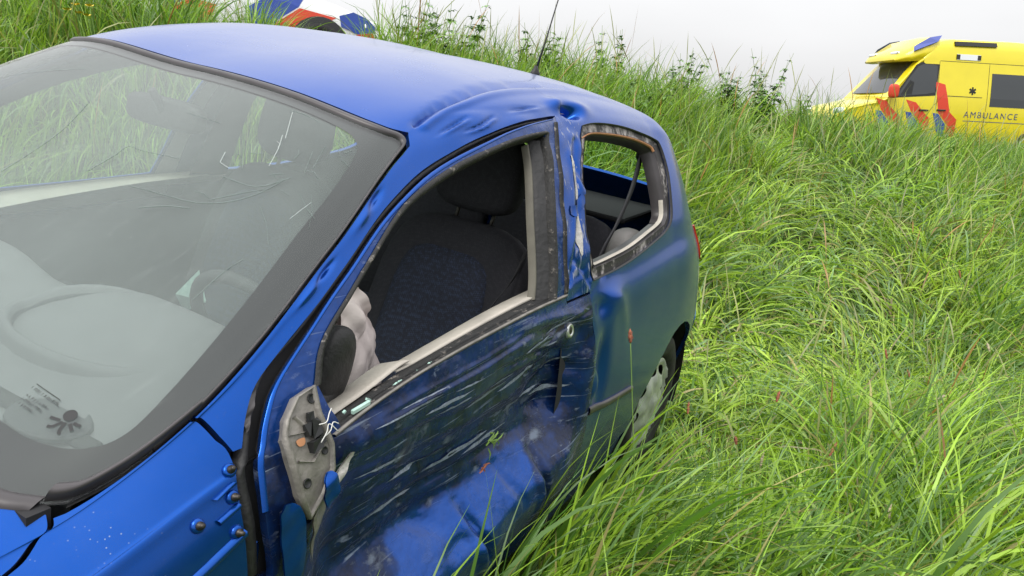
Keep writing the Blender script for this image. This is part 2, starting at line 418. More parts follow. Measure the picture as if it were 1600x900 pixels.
def pchip(x, y, q):
    h = np.diff(x); d = np.diff(y, axis=0)/h[:, None]; m = np.zeros_like(y); m[0] = d[0]; m[-1] = d[-1]
    for i in range(1, len(x)-1): m[i] = (d[i-1]*h[i]+d[i]*h[i-1])/(h[i]+h[i-1])
    i = np.clip(np.searchsorted(x, q, side='right')-1, 0, len(x)-2); t = ((q-x[i])/h[i])[:, None]; H = h[i][:, None]
    return (2*t**3-3*t**2+1)*y[i]+(t**3-2*t**2+t)*H*m[i]+(-2*t**3+3*t**2)*y[i+1]+(t**3-t**2)*H*m[i+1]
def skin(u, v):
    s = pchip(ST[:, 0], ST[:, 1:], u); zc, yR, zR, yB, zB, yM, zM, yS, zS = s.T
    k = np.zeros((len(u), 12, 2)); dz = zc-zR
    k[:, 0] = np.stack([0*zc, zc], 1); k[:, 1] = np.stack([.5*yR, zc-.14*dz], 1); k[:, 2] = np.stack([.86*yR, zc-.55*dz], 1)
    k[:, 3] = np.stack([yR, zR], 1)
    RB = lambda t, b: np.stack([yR+(yB-yR)*t+b*(zR-zB), zR+(zB-zR)*t], 1)
    k[:, 4] = RB(.14, .035); k[:, 5] = RB(.45, .055); k[:, 6] = RB(.8, .03); k[:, 7] = np.stack([yB, zB], 1)
    k[:, 8] = np.stack([yB+(yM-yB)*.3+.02, zB+(zM-zB)*.3], 1); k[:, 9] = np.stack([yM, zM], 1)
    k[:, 10] = np.stack([yM+(yS-yM)*.4, zM+(zS-zM)*.5], 1); k[:, 11] = np.stack([yS, zS], 1)
    f = np.clip(v, 0, 1)*11; i = np.clip(f.astype(int), 0, 10); t = (f-i)[:, None]; n = np.arange(len(u))
    p0 = np.where((i > 0)[:, None], k[n, np.maximum(i-1, 0)], k[n, 1]*[-1, 1]); p1 = k[n, i]; p2 = k[n, i+1]
    p3 = np.where((i < 10)[:, None], k[n, np.minimum(i+2, 11)], 2*k[n, 11]-k[n, 10])
    p = .5*(2*p1+(-p0+p2)*t+(2*p0-5*p1+4*p2-p3)*t**2+(-p0+3*p1-3*p2+p3)*t**3)
    return np.stack([u, -p[:, 0], p[:, 1]], 1)
def body(u, v):
    u = np.asarray(u, float); v = np.asarray(v, float)
    P = skin(u, np.abs(v)); P[:, 1] *= np.where(v < 0, -1, 1)
    P[:, 2] += .04*sm(P[:, 1], 0., .5)*sm(P[:, 2], .9, 1.25)
    return P
VS = 1.85                                         # metres per unit v
def nrm(u, v):
    e = 1e-3; a = body(u+e, v)-body(u-e, v); b = body(u, v+e)-body(u, v-e)
    n = np.cross(b, a); n /= np.linalg.norm(n, axis=1)[:, None]+1e-12
    out_ = np.stack([0*u, P0y(u, v), 0*u+.0], 1)
    c = body(u, v)-np.stack([u, 0*u, 0*u+.7], 1); s = np.sign((n*c).sum(1)); s[s == 0] = 1
    return n*s[:, None]
def P0y(u, v): return np.sign(v)

def gau(u, v, u0, v0, ru, rv): return np.exp(-((u-u0)/ru)**2-((v-v0)*VS/rv)**2)
def dline(u, v, P):
    """distance (m) from a polyline in (u, v), and position along it 0..1"""
    Q = np.stack([u, v*VS], 1); P = np.array(P, float)*[1, VS]; d = np.full(len(u), 9.); s = np.zeros(len(u)); n = len(P)-1
    sg = np.zeros(len(u))
    for i in range(n):
        a, b = P[i], P[i+1]; ab = b-a; t = np.clip(((Q-a)@ab)/(ab@ab), 0, 1); w_ = Q-a-t[:, None]*ab
        dd = np.linalg.norm(w_, axis=1); k = dd < d; d[k] = dd[k]; s[k] = ((i+t)/n)[k]
        sg[k] = np.sign(ab[0]*w_[:, 1]-ab[1]*w_[:, 0])[k]
    return d, s, sg
DITCH = spl([(1.74, .252), (1.77, .243), (1.877, .21), (2.062, .18), (2.304, .160), (2.59, .150), (2.9, .155), (3.25, .165)], 4)
def wav(u, v, k=1.0, ph=0.0):
    x, y = u*k, v*VS*k
    return (np.sin(7.1*x+3.3*y+ph)+np.sin(-4.7*x+8.9*y+1.7+ph)+.6*np.sin(15.3*x-6.1*y+.4+ph)+.5*np.sin(9.7*x+19.1*y+2.2+ph))/3.1
def disp(u, v):
    """dents of the crash: outward offset in metres (left side only)"""
    d = np.zeros(len(u)); L = v > 0.02
    a, s, sg = dline(u, v, DITCH); e = sm(s, 0, .12)*sm(1-s, 0, .2)
    d += L*e*(-.010*np.exp(-(a/.012)**2)+.006*np.exp(-((a-.035)/.018)**2)*(sg > 0))
    # folded roof rail above the pillar
    d += L*(-.085*gau(u, v, 2.452, .262, .045, .042)+.022*gau(u, v, 2.385, .240, .04, .05)+.010*gau(u, v, 2.53, .25, .06, .06))
    f, s, _ = dline(u, v, [(2.40, .222), (2.425, .245), (2.44, .285)]); d += L*(-.022*np.clip(1-f/.016, 0, 1)*np.sin(PI*np.clip(s, 0.02, .98))**.5)
    for (p, q, am) in (((1.80, .300), (1.93, .262), .006), ((1.95, .297), (2.03, .272), .005), ((2.10, .262), (2.28, .248), .004), ((1.88, .31), (2.0, .29), .004)):
        f, s, g = dline(u, v, [p, q]); d += L*1.7*(-am*np.clip(1-f/.012, 0, 1)+am*.6*np.clip(1-np.abs(f-.016)/.016, 0, 1)*(g > 0))*np.sin(PI*np.clip(s, .02, .98))
    rail = L*sm(u, 1.72, 1.85)*(1-sm(u, 2.35, 2.45))*sm(v, .235, .255)*(1-sm(v, .33, .37))
    d += rail*.004*wav(u, v, 2.6)
    # kinks of the windscreen pillar
    for (uu, vv) in ((1.545, .325), (1.365, .335)): d += L*(-.011*gau(u, v, uu, vv, .022, .022)+.006*gau(u, v, uu-.045, vv, .03, .03))
    # door: pushed in, then a ledge that still stands out above the sill
    dm = L*sm(u, 1.16, 1.34)*(1-sm(u, 2.16, 2.34))
    vt = .80+.012*np.sin(u*5.0); vb = .925-.02*sm(u, 1.9, 2.2)
    prof = np.where(v < vt, -.085*sm(v, .655, vt)**1.3, -.085*np.clip(1-(v-vt)/.050, 0, 1))
    prof = prof+.034*np.clip((v-vt-.012)/.06, 0, 1)*(1-sm(v, vb-.006, vb))
    d += dm*prof
    lg = dm*sm(v, vt, vt+.02)*(1-sm(v, vb, vb+.03)); d += lg*.005*wav(u, v, 1.8, 1.0)
    for (p, q, am) in (((1.735, .825), (1.80, .905), .030), ((1.62, .858), (1.75, .850), .014), ((1.47, .84), (1.52, .93), .022), ((2.05, .82), (2.08, .90), .02), ((1.90, .815), (1.96, .86), .010), ((1.56, .815), (1.66, .835), .010)):
        f, s, g = dline(u, v, [p, q]); d += L*(-am*np.clip(1-f/.020, 0, 1)+am*.55*np.clip(1-np.abs(f-.026)/.026, 0, 1)*(g > 0))*np.sin(PI*np.clip(s, .03, .97))**.6
    d += dm*.010*wav(u, v, 1.5)*sm(v, .64, .7)
    for (p, am, wd) in (([(1.25, .792), (1.6, .790), (2.1, .80)], .010, .008), ([(1.3, .70), (1.7, .735), (2.2, .742)], .007, .014), ([(1.9, .66), (2.2, .70), (2.31, .73)], .010, .02), ([(1.55, .755), (1.9, .765), (2.3, .80)], .006, .010), ([(1.32, .74), (1.6, .768), (1.95, .772)], .008, .006), ([(1.8, .70), (2.0, .715), (2.28, .75)], .008, .008), ([(2.02, .74), (2.14, .70), (2.30, .69)], .010, .010), ([(2.05, .77), (2.2, .755), (2.32, .77)], .010, .010), ([(1.4, .665), (1.75, .672), (2.0, .665)], .005, .008)):
        f, s, g = dline(u, v, p); d += L*(-am*np.exp(-(f/wd)**2)+am*.5*np.exp(-((f-2*wd)/wd)**2))*np.sin(PI*np.clip(s, .02, .98))**.5
    # door's rear edge and the quarter panel behind it
    d += L*(-.018*gau(u, v, 2.42, .775, .035, .06)+.010*gau(u, v, 2.50, .70, .08, .08)-.014*gau(u, v, 2.40, .70, .05, .05)-.012*gau(u, v, 2.28, .735, .05, .06)+.008*gau(u, v, 2.30, .765, .04, .03))
    f, s, g = dline(u, v, [(2.37, .66), (2.52, .70), (2.62, .77)]); d += L*(.006*np.exp(-(f/.03)**2))*np.sin(PI*np.clip(s, .02, .98))
    f, s, g = dline(u, v, [(2.36, .800), (2.41, .775)]); d += L*(.012*np.exp(-(f/.012)**2))*np.sin(PI*np.clip(s, .02, .98))
    # pillar between the windows
    pm = L*sm(u, 2.15, 2.2)*(1-sm(u, 2.42, 2.47))*sm(v, .33, .38)*(1-sm(v, .62, .66))
    d += pm*(.0045*wav(u, v, 4.0, 2.0))
    for (p, am) in (([(2.40, .37), (2.34, .44), (2.29, .52)], .006), ([(2.30, .50), (2.24, .55), (2.20, .60)], .007), ([(2.26, .55), (2.30, .58), (2.325, .63)], .006), ([(2.36, .40), (2.39, .44)], .006)):
        f, s, g = dline(u, v, p); d += pm*(-am*np.exp(-(f/.014)**2)+am*.5*np.exp(-((f-.025)/.014)**2)*(g > 0))
    # sill crease
    f, s, g = dline(u, v, [(1.4, .965), (2.4, .965)]); d += L*(-.008*np.exp(-(f/.01)**2))
    return d

def lift(Q, off=0.0, dents=True):
    u, v = Q[:, 0], Q[:, 1]/VS
    P = body(u, v); n = nrm(u, v)
    o = off+(disp(u, v) if dents else 0)
    return P+n*np.reshape(o, (-1, 1)), n

def panel(name, outer, holes=(), m=M_PAINT, parent=None, res=.022, off=0.0, flange=.014, fl=None, dents=True, side=1):
    """a trimmed piece of the car's skin; outlines in (u, v)"""
    S = np.array([1, VS*side])
    P, F, o2, h2 = tri2d(np.array(outer, float)*S, [np.array(h, float)*S for h in holes], res)
    X, n = lift(P, off, dents)
    V = list(X); FF = [tuple(f) for f in F]
    # orient outward
    a = X[F[:, 1]]-X[F[:, 0]]; b = X[F[:, 2]]-X[F[:, 0]]
    if (np.cross(a, b)*n[F[:, 0]]).sum() < 0: FF = [f[::-1] for f in FF]
    if flange:
        for L in [o2]+list(h2):
            B, bn = lift(L, off, dents); k = len(L); i0 = len(V)
            V += list(B)+list(B-bn*flange*.3)+list(B-bn*flange)
            for r_ in range(2):
                for i in range(k):
                    j = (i+1) % k; FF.append((i0+r_*k+i, i0+r_*k+j, i0+(r_+1)*k+j, i0+(r_+1)*k+i))
    return mesh(name, np.array(V)-CB, FF, m, parent or car)

def strip(name, path, prof, m, parent=None, n=5, dents=True, side=1, closed=False, taper=0):
    """sweep a cross-section [(sideways m, outward m), ...] along a path drawn on the skin"""
    P = np.array(path, float); P = spl(P, n) if n > 1 else P
    Q = P*[1, VS*side]
    if closed: T = np.roll(Q, -1, 0)-np.roll(Q, 1, 0)
    else: T = np.gradient(Q, axis=0)
    T /= np.linalg.norm(T, axis=1)[:, None]+1e-12; W = np.stack([-T[:, 1], T[:, 0]], 1)
    rings = []
    for j, (a, h) in enumerate(prof):
        X, _ = lift(Q+W*a, h, dents); rings.append(X-CB)
    R = np.stack(rings, 1)
    if closed: R = np.concatenate([R, R[:1]], 0)
    mb = MB(); mb.loft([list(r) for r in R], closed=False)
    return mb.build(name, m, parent or car)

def carmesh(mb, name, m, parent=None, smooth=True):
    mb.v = [tuple(np.array(p)-CB) for p in mb.v]; return mb.build(name, m, parent or car, smooth)

def mir(P): return [(u, -v) for u, v in P]
def v_at(u, z):
    """v on the lower side where the skin has height z"""
    v = np.linspace(.55, 1, 300); Z = skin(np.full(300, u), v)[:, 2]; return float(v[np.argmin(np.abs(Z-z))])
def arch(cx, cz, r, zlow, n=18, rev=False):
    a0 = math.asin((zlow-cz)/r); A = np.linspace(PI-a0, a0, n); o = [(cx+r*math.cos(a), v_at(cx+r*math.cos(a), cz+r*math.sin(a))) for a in A]
    return o[::-1] if rev else o

# outlines on the skin (left half), in (u, v)
WS_SIDE = [(.893, .262), (.926, .270), (.957, .277), (1.0, .280), (1.058, .280), (1.134, .279), (1.22, .282), (1.327, .284), (1.45, .286), (1.594, .290), (1.66, .286)]
WS_CORNER = [(1.688, .280), (1.697, .268), (1.692, .248)]
WS_TOP = [(1.67, .214), (1.643, .155), (1.628, .087), (1.622, 0)]
COWL = [(.893, .262), (.868, .240), (.834, .20), (.80, .12), (.788, 0)]
ws_half = WS_SIDE+WS_CORNER+list(spl(WS_TOP, 3))
ws_out = [tuple(p) for p in ws_half]+mir(ws_half[:-1])[::-1]+mir(COWL[1:-1])+[COWL[-1]]+COWL[1:-1][::-1]
FRIT = [(.885, 0), (.887, .09), (.899, .155), (.904, .175), (.92, .198), (.944, .217), (.97, .228), (1.0, .231), (1.049, .226), (1.109, .221), (1.178, .218), (1.274, .216), (1.389, .213), (1.494, .212), (1.574, .206), (1.60, .187), (1.605, .159), (1.592, .087), (1.585, 0)]
frit_in = list(map(tuple, spl(FRIT, 3))); frit_in = frit_in+mir(frit_in[1:-1])[::-1]
GAP_OUT = [(1.104, .514), (1.128, .45), (1.163, .404), (1.227, .388), (1.332, .381), (1.426, .370), (1.522, .363), (1.655, .365), (1.805, .356), (1.963, .329), (2.154, .302), (2.317, .283)]
DOOR_FR = [(1.119, .751), (1.109, .698), (1.133, .55), (1.165, .475), (1.209, .432), (1.317, .402), (1.413, .387), (1.52, .378), (1.666, .379), (1.842, .366), (2.041, .338), (2.301, .300)]
BP_L = [(2.335, .285), (2.297, .365), (2.235, .452), (2.195, .535), (2.178, .640)]
BP_R = [(2.327, .645), (2.362, .481), (2.39, .434), (2.427, .383), (2.455, .330), (2.462, .30)]
DOOR_RE = [(2.322, .652), (2.323, .717), (2.352, .765), (2.345, .82), (2.385, .906), (2.392, .95)]
QP_EDGE = [(2.329, .648), (2.329, .717), (2.36, .765), (2.353, .82), (2.394, .906), (2.40, .955)]
DOOR_OPEN_T = [(1.266, .50), (1.307, .443), (1.394, .417), (1.467, .403), (1.585, .391), (1.731, .389), (1.884, .376), (2.057, .360), (2.225, .350)]
DOOR_OPEN_R = [(2.232, .362), (2.208, .41), (2.160, .475), (2.125, .55), (2.100, .620)]
DOOR_OPEN_B = [(1.95, .622), (1.83, .622), (1.6, .618), (1.45, .620), (1.29, .648)]
Q_FRAME = [(2.469, .340), (2.50, .324), (2.606, .316), (2.80, .325), (2.972, .342), (3.12, .356), (3.158, .375), (3.167, .428), (3.153, .486), (3.129, .543), (3.07, .575), (2.965, .597), (2.668, .624), (2.40, .625), (2.355, .612), (2.347, .527), (2.386, .434)]
Q_OPEN = [(2.50, .360), (2.55, .350), (2.674, .352), (2.9, .362), (3.08, .378), (3.105, .40), (3.103, .46), (3.10, .525), (3.06, .55), (3.012, .560), (2.702, .590), (2.42, .592), (2.385, .58), (2.375, .509), (2.410, .435)]
HATCH = [(3.325, .19), (3.42, .272), (3.52, .34), (3.605, .45), (3.635, .62), (3.655, .80)]
HW = [(3.345, .0), (3.347, .10), (3.355, .17), (3.40, .225), (3.50, .262), (3.585, .275), (3.60, .25), (3.605, .12), (3.605, 0)]

def cl(P, n=4):
    P = list(P); Q = spl([P[-1]]+P+[P[0], P[1]], n); k = n; return [tuple(p) for p in Q[k:k+n*len(P)]]

# --- roof, bonnet, glass
front = [(u+.013, v) for u, v in ([(1.699, .262), (1.692, .246)]+WS_TOP)]
roof_half = [tuple(p) for p in DITCH[::-1]]
roof_o = [(3.318, 0)]+[(3.318, .10), (3.312, .175)]+[tuple(p) for p in DITCH[::-1]]+[(1.722, .258)]+[tuple(p) for p in spl([(1.709, .246), (1.683, .214), (1.656, .155), (1.641, .087), (1.635, 0)], 3)]
roof_o = roof_o+mir(roof_o[1:-1])[::-1]
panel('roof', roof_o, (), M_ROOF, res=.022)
panel('windscreen', ws_out, (), M_WS, res=.03, flange=0, dents=False)
fr = panel('windscreen_band', [(u, v) for u, v in ws_out], [frit_in], M_FRIT, res=.03, off=-.004, flange=0, dents=False)
panel('windscreen_mist', ws_out, (), M_MIST, res=.04, off=-.007, flange=0, dents=False)
strip('windscreen_seal', WS_SIDE[3:]+WS_CORNER+WS_TOP+mir(WS_TOP[:-1])[::-1]+mir(WS_CORNER)[::-1]+mir(WS_SIDE[3:])[::-1], [(.004, -.01), (.003, .004), (-.003, .006), (-.010, .004), (-.013, -.012)], M_PLASTIC)
strip('windscreen_gap', WS_SIDE+WS_CORNER+WS_TOP+mir(WS_TOP[:-1])[::-1]+mir(WS_CORNER)[::-1]+mir(WS_SIDE)[::-1], [(.005, -.012), (-.03, -.012)], M_RUBBER)
BON = [(.868, .262), (.852, .322), (.826, .383), (.80, .408), (.74, .425), (.5, .43), (.2, .43)]
BON = [tuple(p) for p in spl(BON, 3)]
cowl_f = [(u-.014, v) for u, v in COWL[1:]]
bon = cowl_f[::-1]+BON+[(.06, .40), (.03, .2)]
bon_full = bon+[(.03, 0)]+mir(bon[1:])[::-1]
panel('bonnet', bon_full, (), M_PAINT, res=.035)
# cowl trim: raised plastic strip along the lower corners of the screen
strip('cowl_trim', [(1.075, .287), (1.03, .284), (.98, .280), (.94, .273), (.90, .262), (.872, .243)], [(.002, .0), (.006, .013), (.012, .017), (.022, .015), (.030, .006), (.034, -.004)], M_PLASTIC)
strip('cowl_trim', [(1.075, .287), (1.03, .284), (.98, .280), (.94, .273), (.90, .262), (.872, .243)], [(-.002, .0), (-.006, .013), (-.012, .017), (-.022, .015), (-.030, .006), (-.034, -.004)], M_PLASTIC, side=-1)
strip('scuttle_strip', COWL[1:]+mir(COWL[1:-1])[::-1], [(-.02, -.012), (-.012, .003), (0.0, .004), (.012, .0), (.016, -.012)], M_PLASTIC)

FEND_T = [(.872, .275), (.885, .281), (.915, .287), (.957, .293), (1.0, .296), (1.054, .296)]
FEND_J = [(1.073, .448), (1.083, .504), (1.080, .614), (1.072, .706), (1.078, .80), (1.078, .95)]
BON_F = [(.20, .438), (.5, .438), (.745, .433), (.808, .416), (.834, .392), (.860, .328), (.872, .275)]
fend = [tuple(p) for p in spl(BON_F, 4)]+FEND_T[1:]+[tuple(p) for p in spl(FEND_J, 4)]+arch(.78, .28, .345, .22)[::-1]+[(.3, .95), (.12, .9), (.10, .6)]
AP = [(1.062, .297), (1.134, .294), (1.22, .296), (1.327, .298), (1.45, .300), (1.594, .304), (1.67, .300), (1.702, .292), (1.713, .272), (1.722, .258)]
apil = AP+[tuple(p) for p in DITCH if p[0] < 2.36]+[(2.365, .157), (2.39, .22), (2.375, .283)]+[tuple(p) for p in spl(GAP_OUT, 4)][::-1]+[(1.090, .507), (1.081, .448)]
bp = [(2.335, .2815), (2.376, .2835), (2.42, .2835), (2.462, .296)]+BP_R[::-1][1:]+BP_L[::-1][:-1]
qp_hi = [(2.392, .22), (2.366, .157)]+[tuple(p) for p in DITCH if p[0] > 2.36]+[(3.318, .18)]
qp = qp_hi+HATCH[1:]+[(3.66, .79), (3.64, .80), (3.615, .82)]+arch(3.262, .285, .352, .24, rev=True)+[(2.90, .955)]+QP_EDGE[::-1]+[(2.329, .646)]+[tuple(p) for p in BP_R[1:-1]]+[(2.465, .296), (2.42, .281), (2.378, .281)]
door = [tuple(p) for p in spl(DOOR_FR, 4)]+[(2.328, .288)]+BP_L[1:-1]+[(2.172, .645)]+DOOR_RE+[(1.115, .95), (1.108, .85)]
dopen = [tuple(p) for p in spl(DOOR_OPEN_T, 4)]+[tuple(p) for p in spl(DOOR_OPEN_R, 3)]+DOOR_OPEN_B
for sd in (1, -1):
    big = .02 if sd > 0 else .05
    dm = panel('front_fender', fend, (), M_PAINT, res=big, side=sd)
    panel('windscreen_pillar', apil, (), M_PAINT, res=.011 if sd > 0 else .04, side=sd)
    panel('door_pillar', bp, (), M_PILLAR if sd > 0 else M_PAINT, res=.009 if sd > 0 else .04, off=.002, side=sd)
    qpo = panel('quarter_panel', qp, [cl(Q_FRAME)], M_PAINT, res=.011 if sd > 0 else .05, side=sd)
    dr = panel('door', door, [dopen], M_DOOR if sd > 0 else M_PAINT, res=.0085 if sd > 0 else .05, off=.003, side=sd, flange=.014 if sd > 0 else .004)
    panel('sill', [(1.09, .962), (2.40, .962), (2.89, .962), (2.86, 1.0), (1.09, 1.0)], (), M_PAINT, res=.03, off=-.006, side=sd)
    panel('rear_bumper', [(3.622, .825), (3.645, .806), (3.67, .797), (3.785, .78), (3.785, 1.0), (3.66, 1.0), (3.635, .92)], (), M_PAINT, res=.03, off=.006, side=sd)
    if sd < 0:
        dr['label'] = 'undamaged far door with glass'
        dg = panel('door_glass', dopen, (), M_GLASS, parent=car, res=.06, off=-.01, flange=0, side=sd)
        panel('quarter_glass', cl(Q_FRAME), (), M_GLASS, res=.06, off=-.006, flange=0, side=sd)
    else:
        dr['label'] = 'scraped and caved-in driver door without window'; door_l = dr
        co = np.array([v_.co for v_ in dr.data.vertices])+CB; zz = co[:, 2]; xx = co[:, 0]
        lz = .575-.02*np.sin(5*xx); nos = wav(xx, zz/VS, 5.0, .3); nn_ = .012*nos+.008*wav(xx, zz/VS, 17.0, 1.1)
        led = sm(lz+.006+nn_*.6-zz, 0, .012)*sm(xx+nn_*3, 1.47, 1.51)*(1-sm(xx+nn_*3, 1.99, 2.03)); mkv = np.clip(1-led*.86, 0, 1)*(.55+.45*sm(zz, .95, .88))
        ca_ = dr.data.color_attributes.new('scrape', 'FLOAT_COLOR', 'POINT'); ca_.data.foreach_set('color', np.stack([mkv, mkv, mkv, mkv*0+1], 1).ravel().astype(np.float32)); quarter_l = qpo; fend_l = dm
hat = [(3.325, 0)]+HATCH+[(3.70, .80), (3.785, .78), (3.785, 0)]
panel('tailgate', hat+mir(hat[1:-1])[::-1], [HW+mir(HW[1:-1])[::-1]], M_PAINT, res=.03)
panel('rear_window', HW+mir(HW[1:-1])[::-1], (), M_GLASS, res=.05, off=-.008, flange=0)
panel('front_bumper', [(.10, -.6), (.02, -.3), (.02, .3), (.10, .6), (.12, .9), (.10, 1.0), (.0, 1.0), (0, -1.0), (.10, -1.0), (.12, -.9)], (), M_PAINT, res=.06)
for sd in (1, -1): panel('tail_light', cl([(3.575, .575), (3.63, .585), (3.65, .66), (3.648, .715), (3.60, .725), (3.585, .66)]), (), M_RED, res=.02, off=.007, flange=.01, side=sd)

for sd in (1, -1):
    panel('inner_door_frame', [tuple(p) for p in spl(DOOR_FR[2:], 3)]+[(2.325, .292)]+BP_L[1:-1]+[(2.172, .70), (1.13, .70)], [dopen], M_INNER if sd > 0 else M_LINER, res=.06, off=-.016, flange=0, side=sd, dents=False)
# --- dark inner structure behind gaps, trims and openings
for sd in (1, -1):
    panel('inner_pillar', [(1.0, .30), (1.45, .305), (1.70, .30), (2.4, .2), (2.42, .33), (2.06, .352), (1.73, .382), (1.46, .395), (1.30, .435), (1.24, .55), (1.24, .9), (1.02, .9)], (), M_INNER, res=.04, off=-.030, flange=0, side=sd, dents=False)
    panel('inner_door_panel', [(1.25, .64), (2.30, .64), (2.36, .80), (2.36, .95), (1.25, .95)], (), M_INNER, res=.08, off=-.11, flange=0, side=sd, dents=False)
    panel('inner_quarter', [(2.20, .30), (2.47, .30), (2.40, .45), (2.38, .615), (3.2, .60), (3.15, .45), (3.12, .34), (3.32, .33), (3.5, .5), (3.5, .8), (2.2, .9), (2.22, .6), (2.28, .42)], (), M_INNER, res=.06, off=-.045, flange=0, side=sd, dents=False)
hl = [(1.70, .25), (3.28, .24)]
panel('headliner', hl+mir(hl)[::-1], (), M_LINER, res=.08, off=-.030, flange=0, dents=False)
mb = MB()
mb.box((1.95, 0, .19), (3.3, 1.40, .02)); carmesh(mb, 'floor', M_INNER, smooth=False)
mb = MB(); mb.box((.86, 0, .55), (.03, 1.35, .68)); mb.box((.45, 0, .5), (.7, 1.0, .4)); carmesh(mb, 'bulkhead', M_INNER, smooth=False)
mb = MB(); mb.box((3.4, 0, .50), (.3, 1.2, .5), .05); carmesh(mb, 'boot_floor', M_INNER, smooth=False)

# ------------------------------------------------------------------ terrain
_ctl = []
def plane_z(x, y): return EYE[2]-1.51-.14*x+.057*y
for P in ((.78, -.74), (.78, .74), (3.25, -.74), (3.25, .74)):
    q = car2w((P[0], P[1], 0)); _ctl.append(tuple(q))
for x, y in ((0, 0), (-3, 0), (-6, -1), (2, 0), (4, 0), (7, 1), (1.5, 2.5), (3, 3), (5, 4), (7.5, 6), (2, 5), (11, 8.5), (-2, -3), (4, -4)): _ctl.append((x, y, plane_z(x, y)))
CREST0, CDIR = np.array([-1.15, 7.0]), np.array([.8284, .5602]); CN = np.array([-.5602, .8284])
def crest_z(s_): return EYE[2]+.13-.080*s_-.13*float(sm(s_, 4, 10))
for s_ in (-9, -6, -3.5, -1.5, 0, 2, 4, 6, 8.5, 11, 14, 18):
    p = CREST0+CDIR*s_; _ctl.append((p[0], p[1], crest_z(s_)))
    if s_ > -4: p2 = p+CN*1.3; _ctl.append((p2[0], p2[1], crest_z(s_)-.02))
ROAD = spl([(-16, 8.6, 1.85), (-9, 9.2, 1.80), (-4, 9.6, 1.74), (-1, 10.6, 1.62), (2, 13.4, 1.30), (5, 16.6, .92), (8, 18.9, .71), (11, 19.5, .63), (15, 19.9, .53), (24, 20.8, .30)], 6)
for p in ROAD[::4]: _ctl.append((p[0], p[1], p[2]-.03))
for p in ROAD[::6]: _ctl.append((p[0]-.6, p[1]+6, p[2]-.4))
_ctl = np.array(_ctl)
def _tps(r2): return r2*np.log(r2+1e-9)*.5
def _fit():
    X = _ctl[:, :2]; n = len(X); d2 = ((X[:, None]-X[None])**2).sum(2); K = _tps(d2)+np.eye(n)*.02
    Pm = np.hstack([np.ones((n, 1)), X]); A = np.block([[K, Pm], [Pm.T, np.zeros((3, 3))]])
    return np.linalg.solve(A, np.concatenate([_ctl[:, 2], np.zeros(3)]))
_cf = _fit()
def ground_z(x, y):
    x = np.asarray(x, float); y = np.asarray(y, float); sh = x.shape; X = np.stack([x.ravel(), y.ravel()], 1); o = []
    for k in range(0, len(X), 20000):
        c = X[k:k+20000]; d2 = ((c[:, None]-_ctl[None, :, :2])**2).sum(2)
        o.append(_tps(d2)@_cf[:-3]+_cf[-3]+c@_cf[-2:])
    z = np.concatenate(o)
    far = sm(np.hypot(X[:, 0]-4, X[:, 1]-8), 22, 60); z = np.clip(z, -6, 4)*(1-far)+(-1.6)*far
    return z.reshape(sh)

def grid_mesh(name, xs, ys, zf, m):
    gx, gy = np.meshgrid(xs, ys, indexing='ij'); z = zf(gx, gy); V = np.stack([gx.ravel(), gy.ravel(), z.ravel()], 1)
    n, k = len(xs), len(ys); F = [(i*k+j, (i+1)*k+j, (i+1)*k+j+1, i*k+j+1) for i in range(n-1) for j in range(k-1)]
    return mesh(name, V, F, m)
near = np.arange(-14, 22.01, .4)
xs = np.concatenate([[-2500, -900, -400, -180, -90, -50, -30, -20], near, [26, 32, 42, 60, 90, 160, 350, 900, 2500]])
ys = np.concatenate([[-2500, -900, -400, -180, -90, -50, -30, -20, -12, -8], np.arange(-6, 26.01, .4), [30, 38, 50, 80, 140, 300, 800, 2500]])
m, t, b = nodes('meadow_soil'); tc = N(t, 'ShaderNodeTexCoord'); n1 = N(t, 'ShaderNodeTexNoise', Scale=3.0, Detail=8.0); t.links.new(tc.outputs['Object'], n1.inputs['Vector'])
n2 = N(t, 'ShaderNodeTexNoise', Scale=60.0, Detail=4.0); t.links.new(tc.outputs['Object'], n2.inputs['Vector'])
t.links.new(mixc(t, ramp(t, n2.outputs[0], .35, .65), mixc(t, n1.outputs[0], (.035, .065, .012), (.06, .10, .02)), (.02, .035, .008)), b.inputs['Base Color'])
b.inputs['Roughness'].default_value = 1; b.inputs['Specular IOR Level'].default_value = .1
M_SOIL = m
tag(grid_mesh('ground', xs, ys, ground_z, M_SOIL), kind='structure')
# road on the dike: asphalt sheet following the verge
M_ASPH = mat('asphalt', (.05, .05, .052), .85, noise=.25, nscale=30, bump=.4, bscale=120)
T2 = np.gradient(ROAD[:, :2], axis=0); T2 /= np.linalg.norm(T2, axis=1)[:, None]; N2 = np.stack([-T2[:, 1], T2[:, 0]], 1)
rv = []; W_ = (-1.9, -.95, 0, .95, 1.9)
for p, nn in zip(ROAD, N2):
    for o in W_: q = p[:2]+nn*o; rv.append((q[0], q[1], max(p[2]+.03-.012*abs(o), float(ground_z(q[0], q[1]))+.03)))
kk = len(W_); rf = [(i*kk+j, (i+1)*kk+j, (i+1)*kk+j+1, i*kk+j+1) for i in range(len(ROAD)-1) for j in range(kk-1)]
tag(mesh('road', rv, rf, M_ASPH), kind='structure')

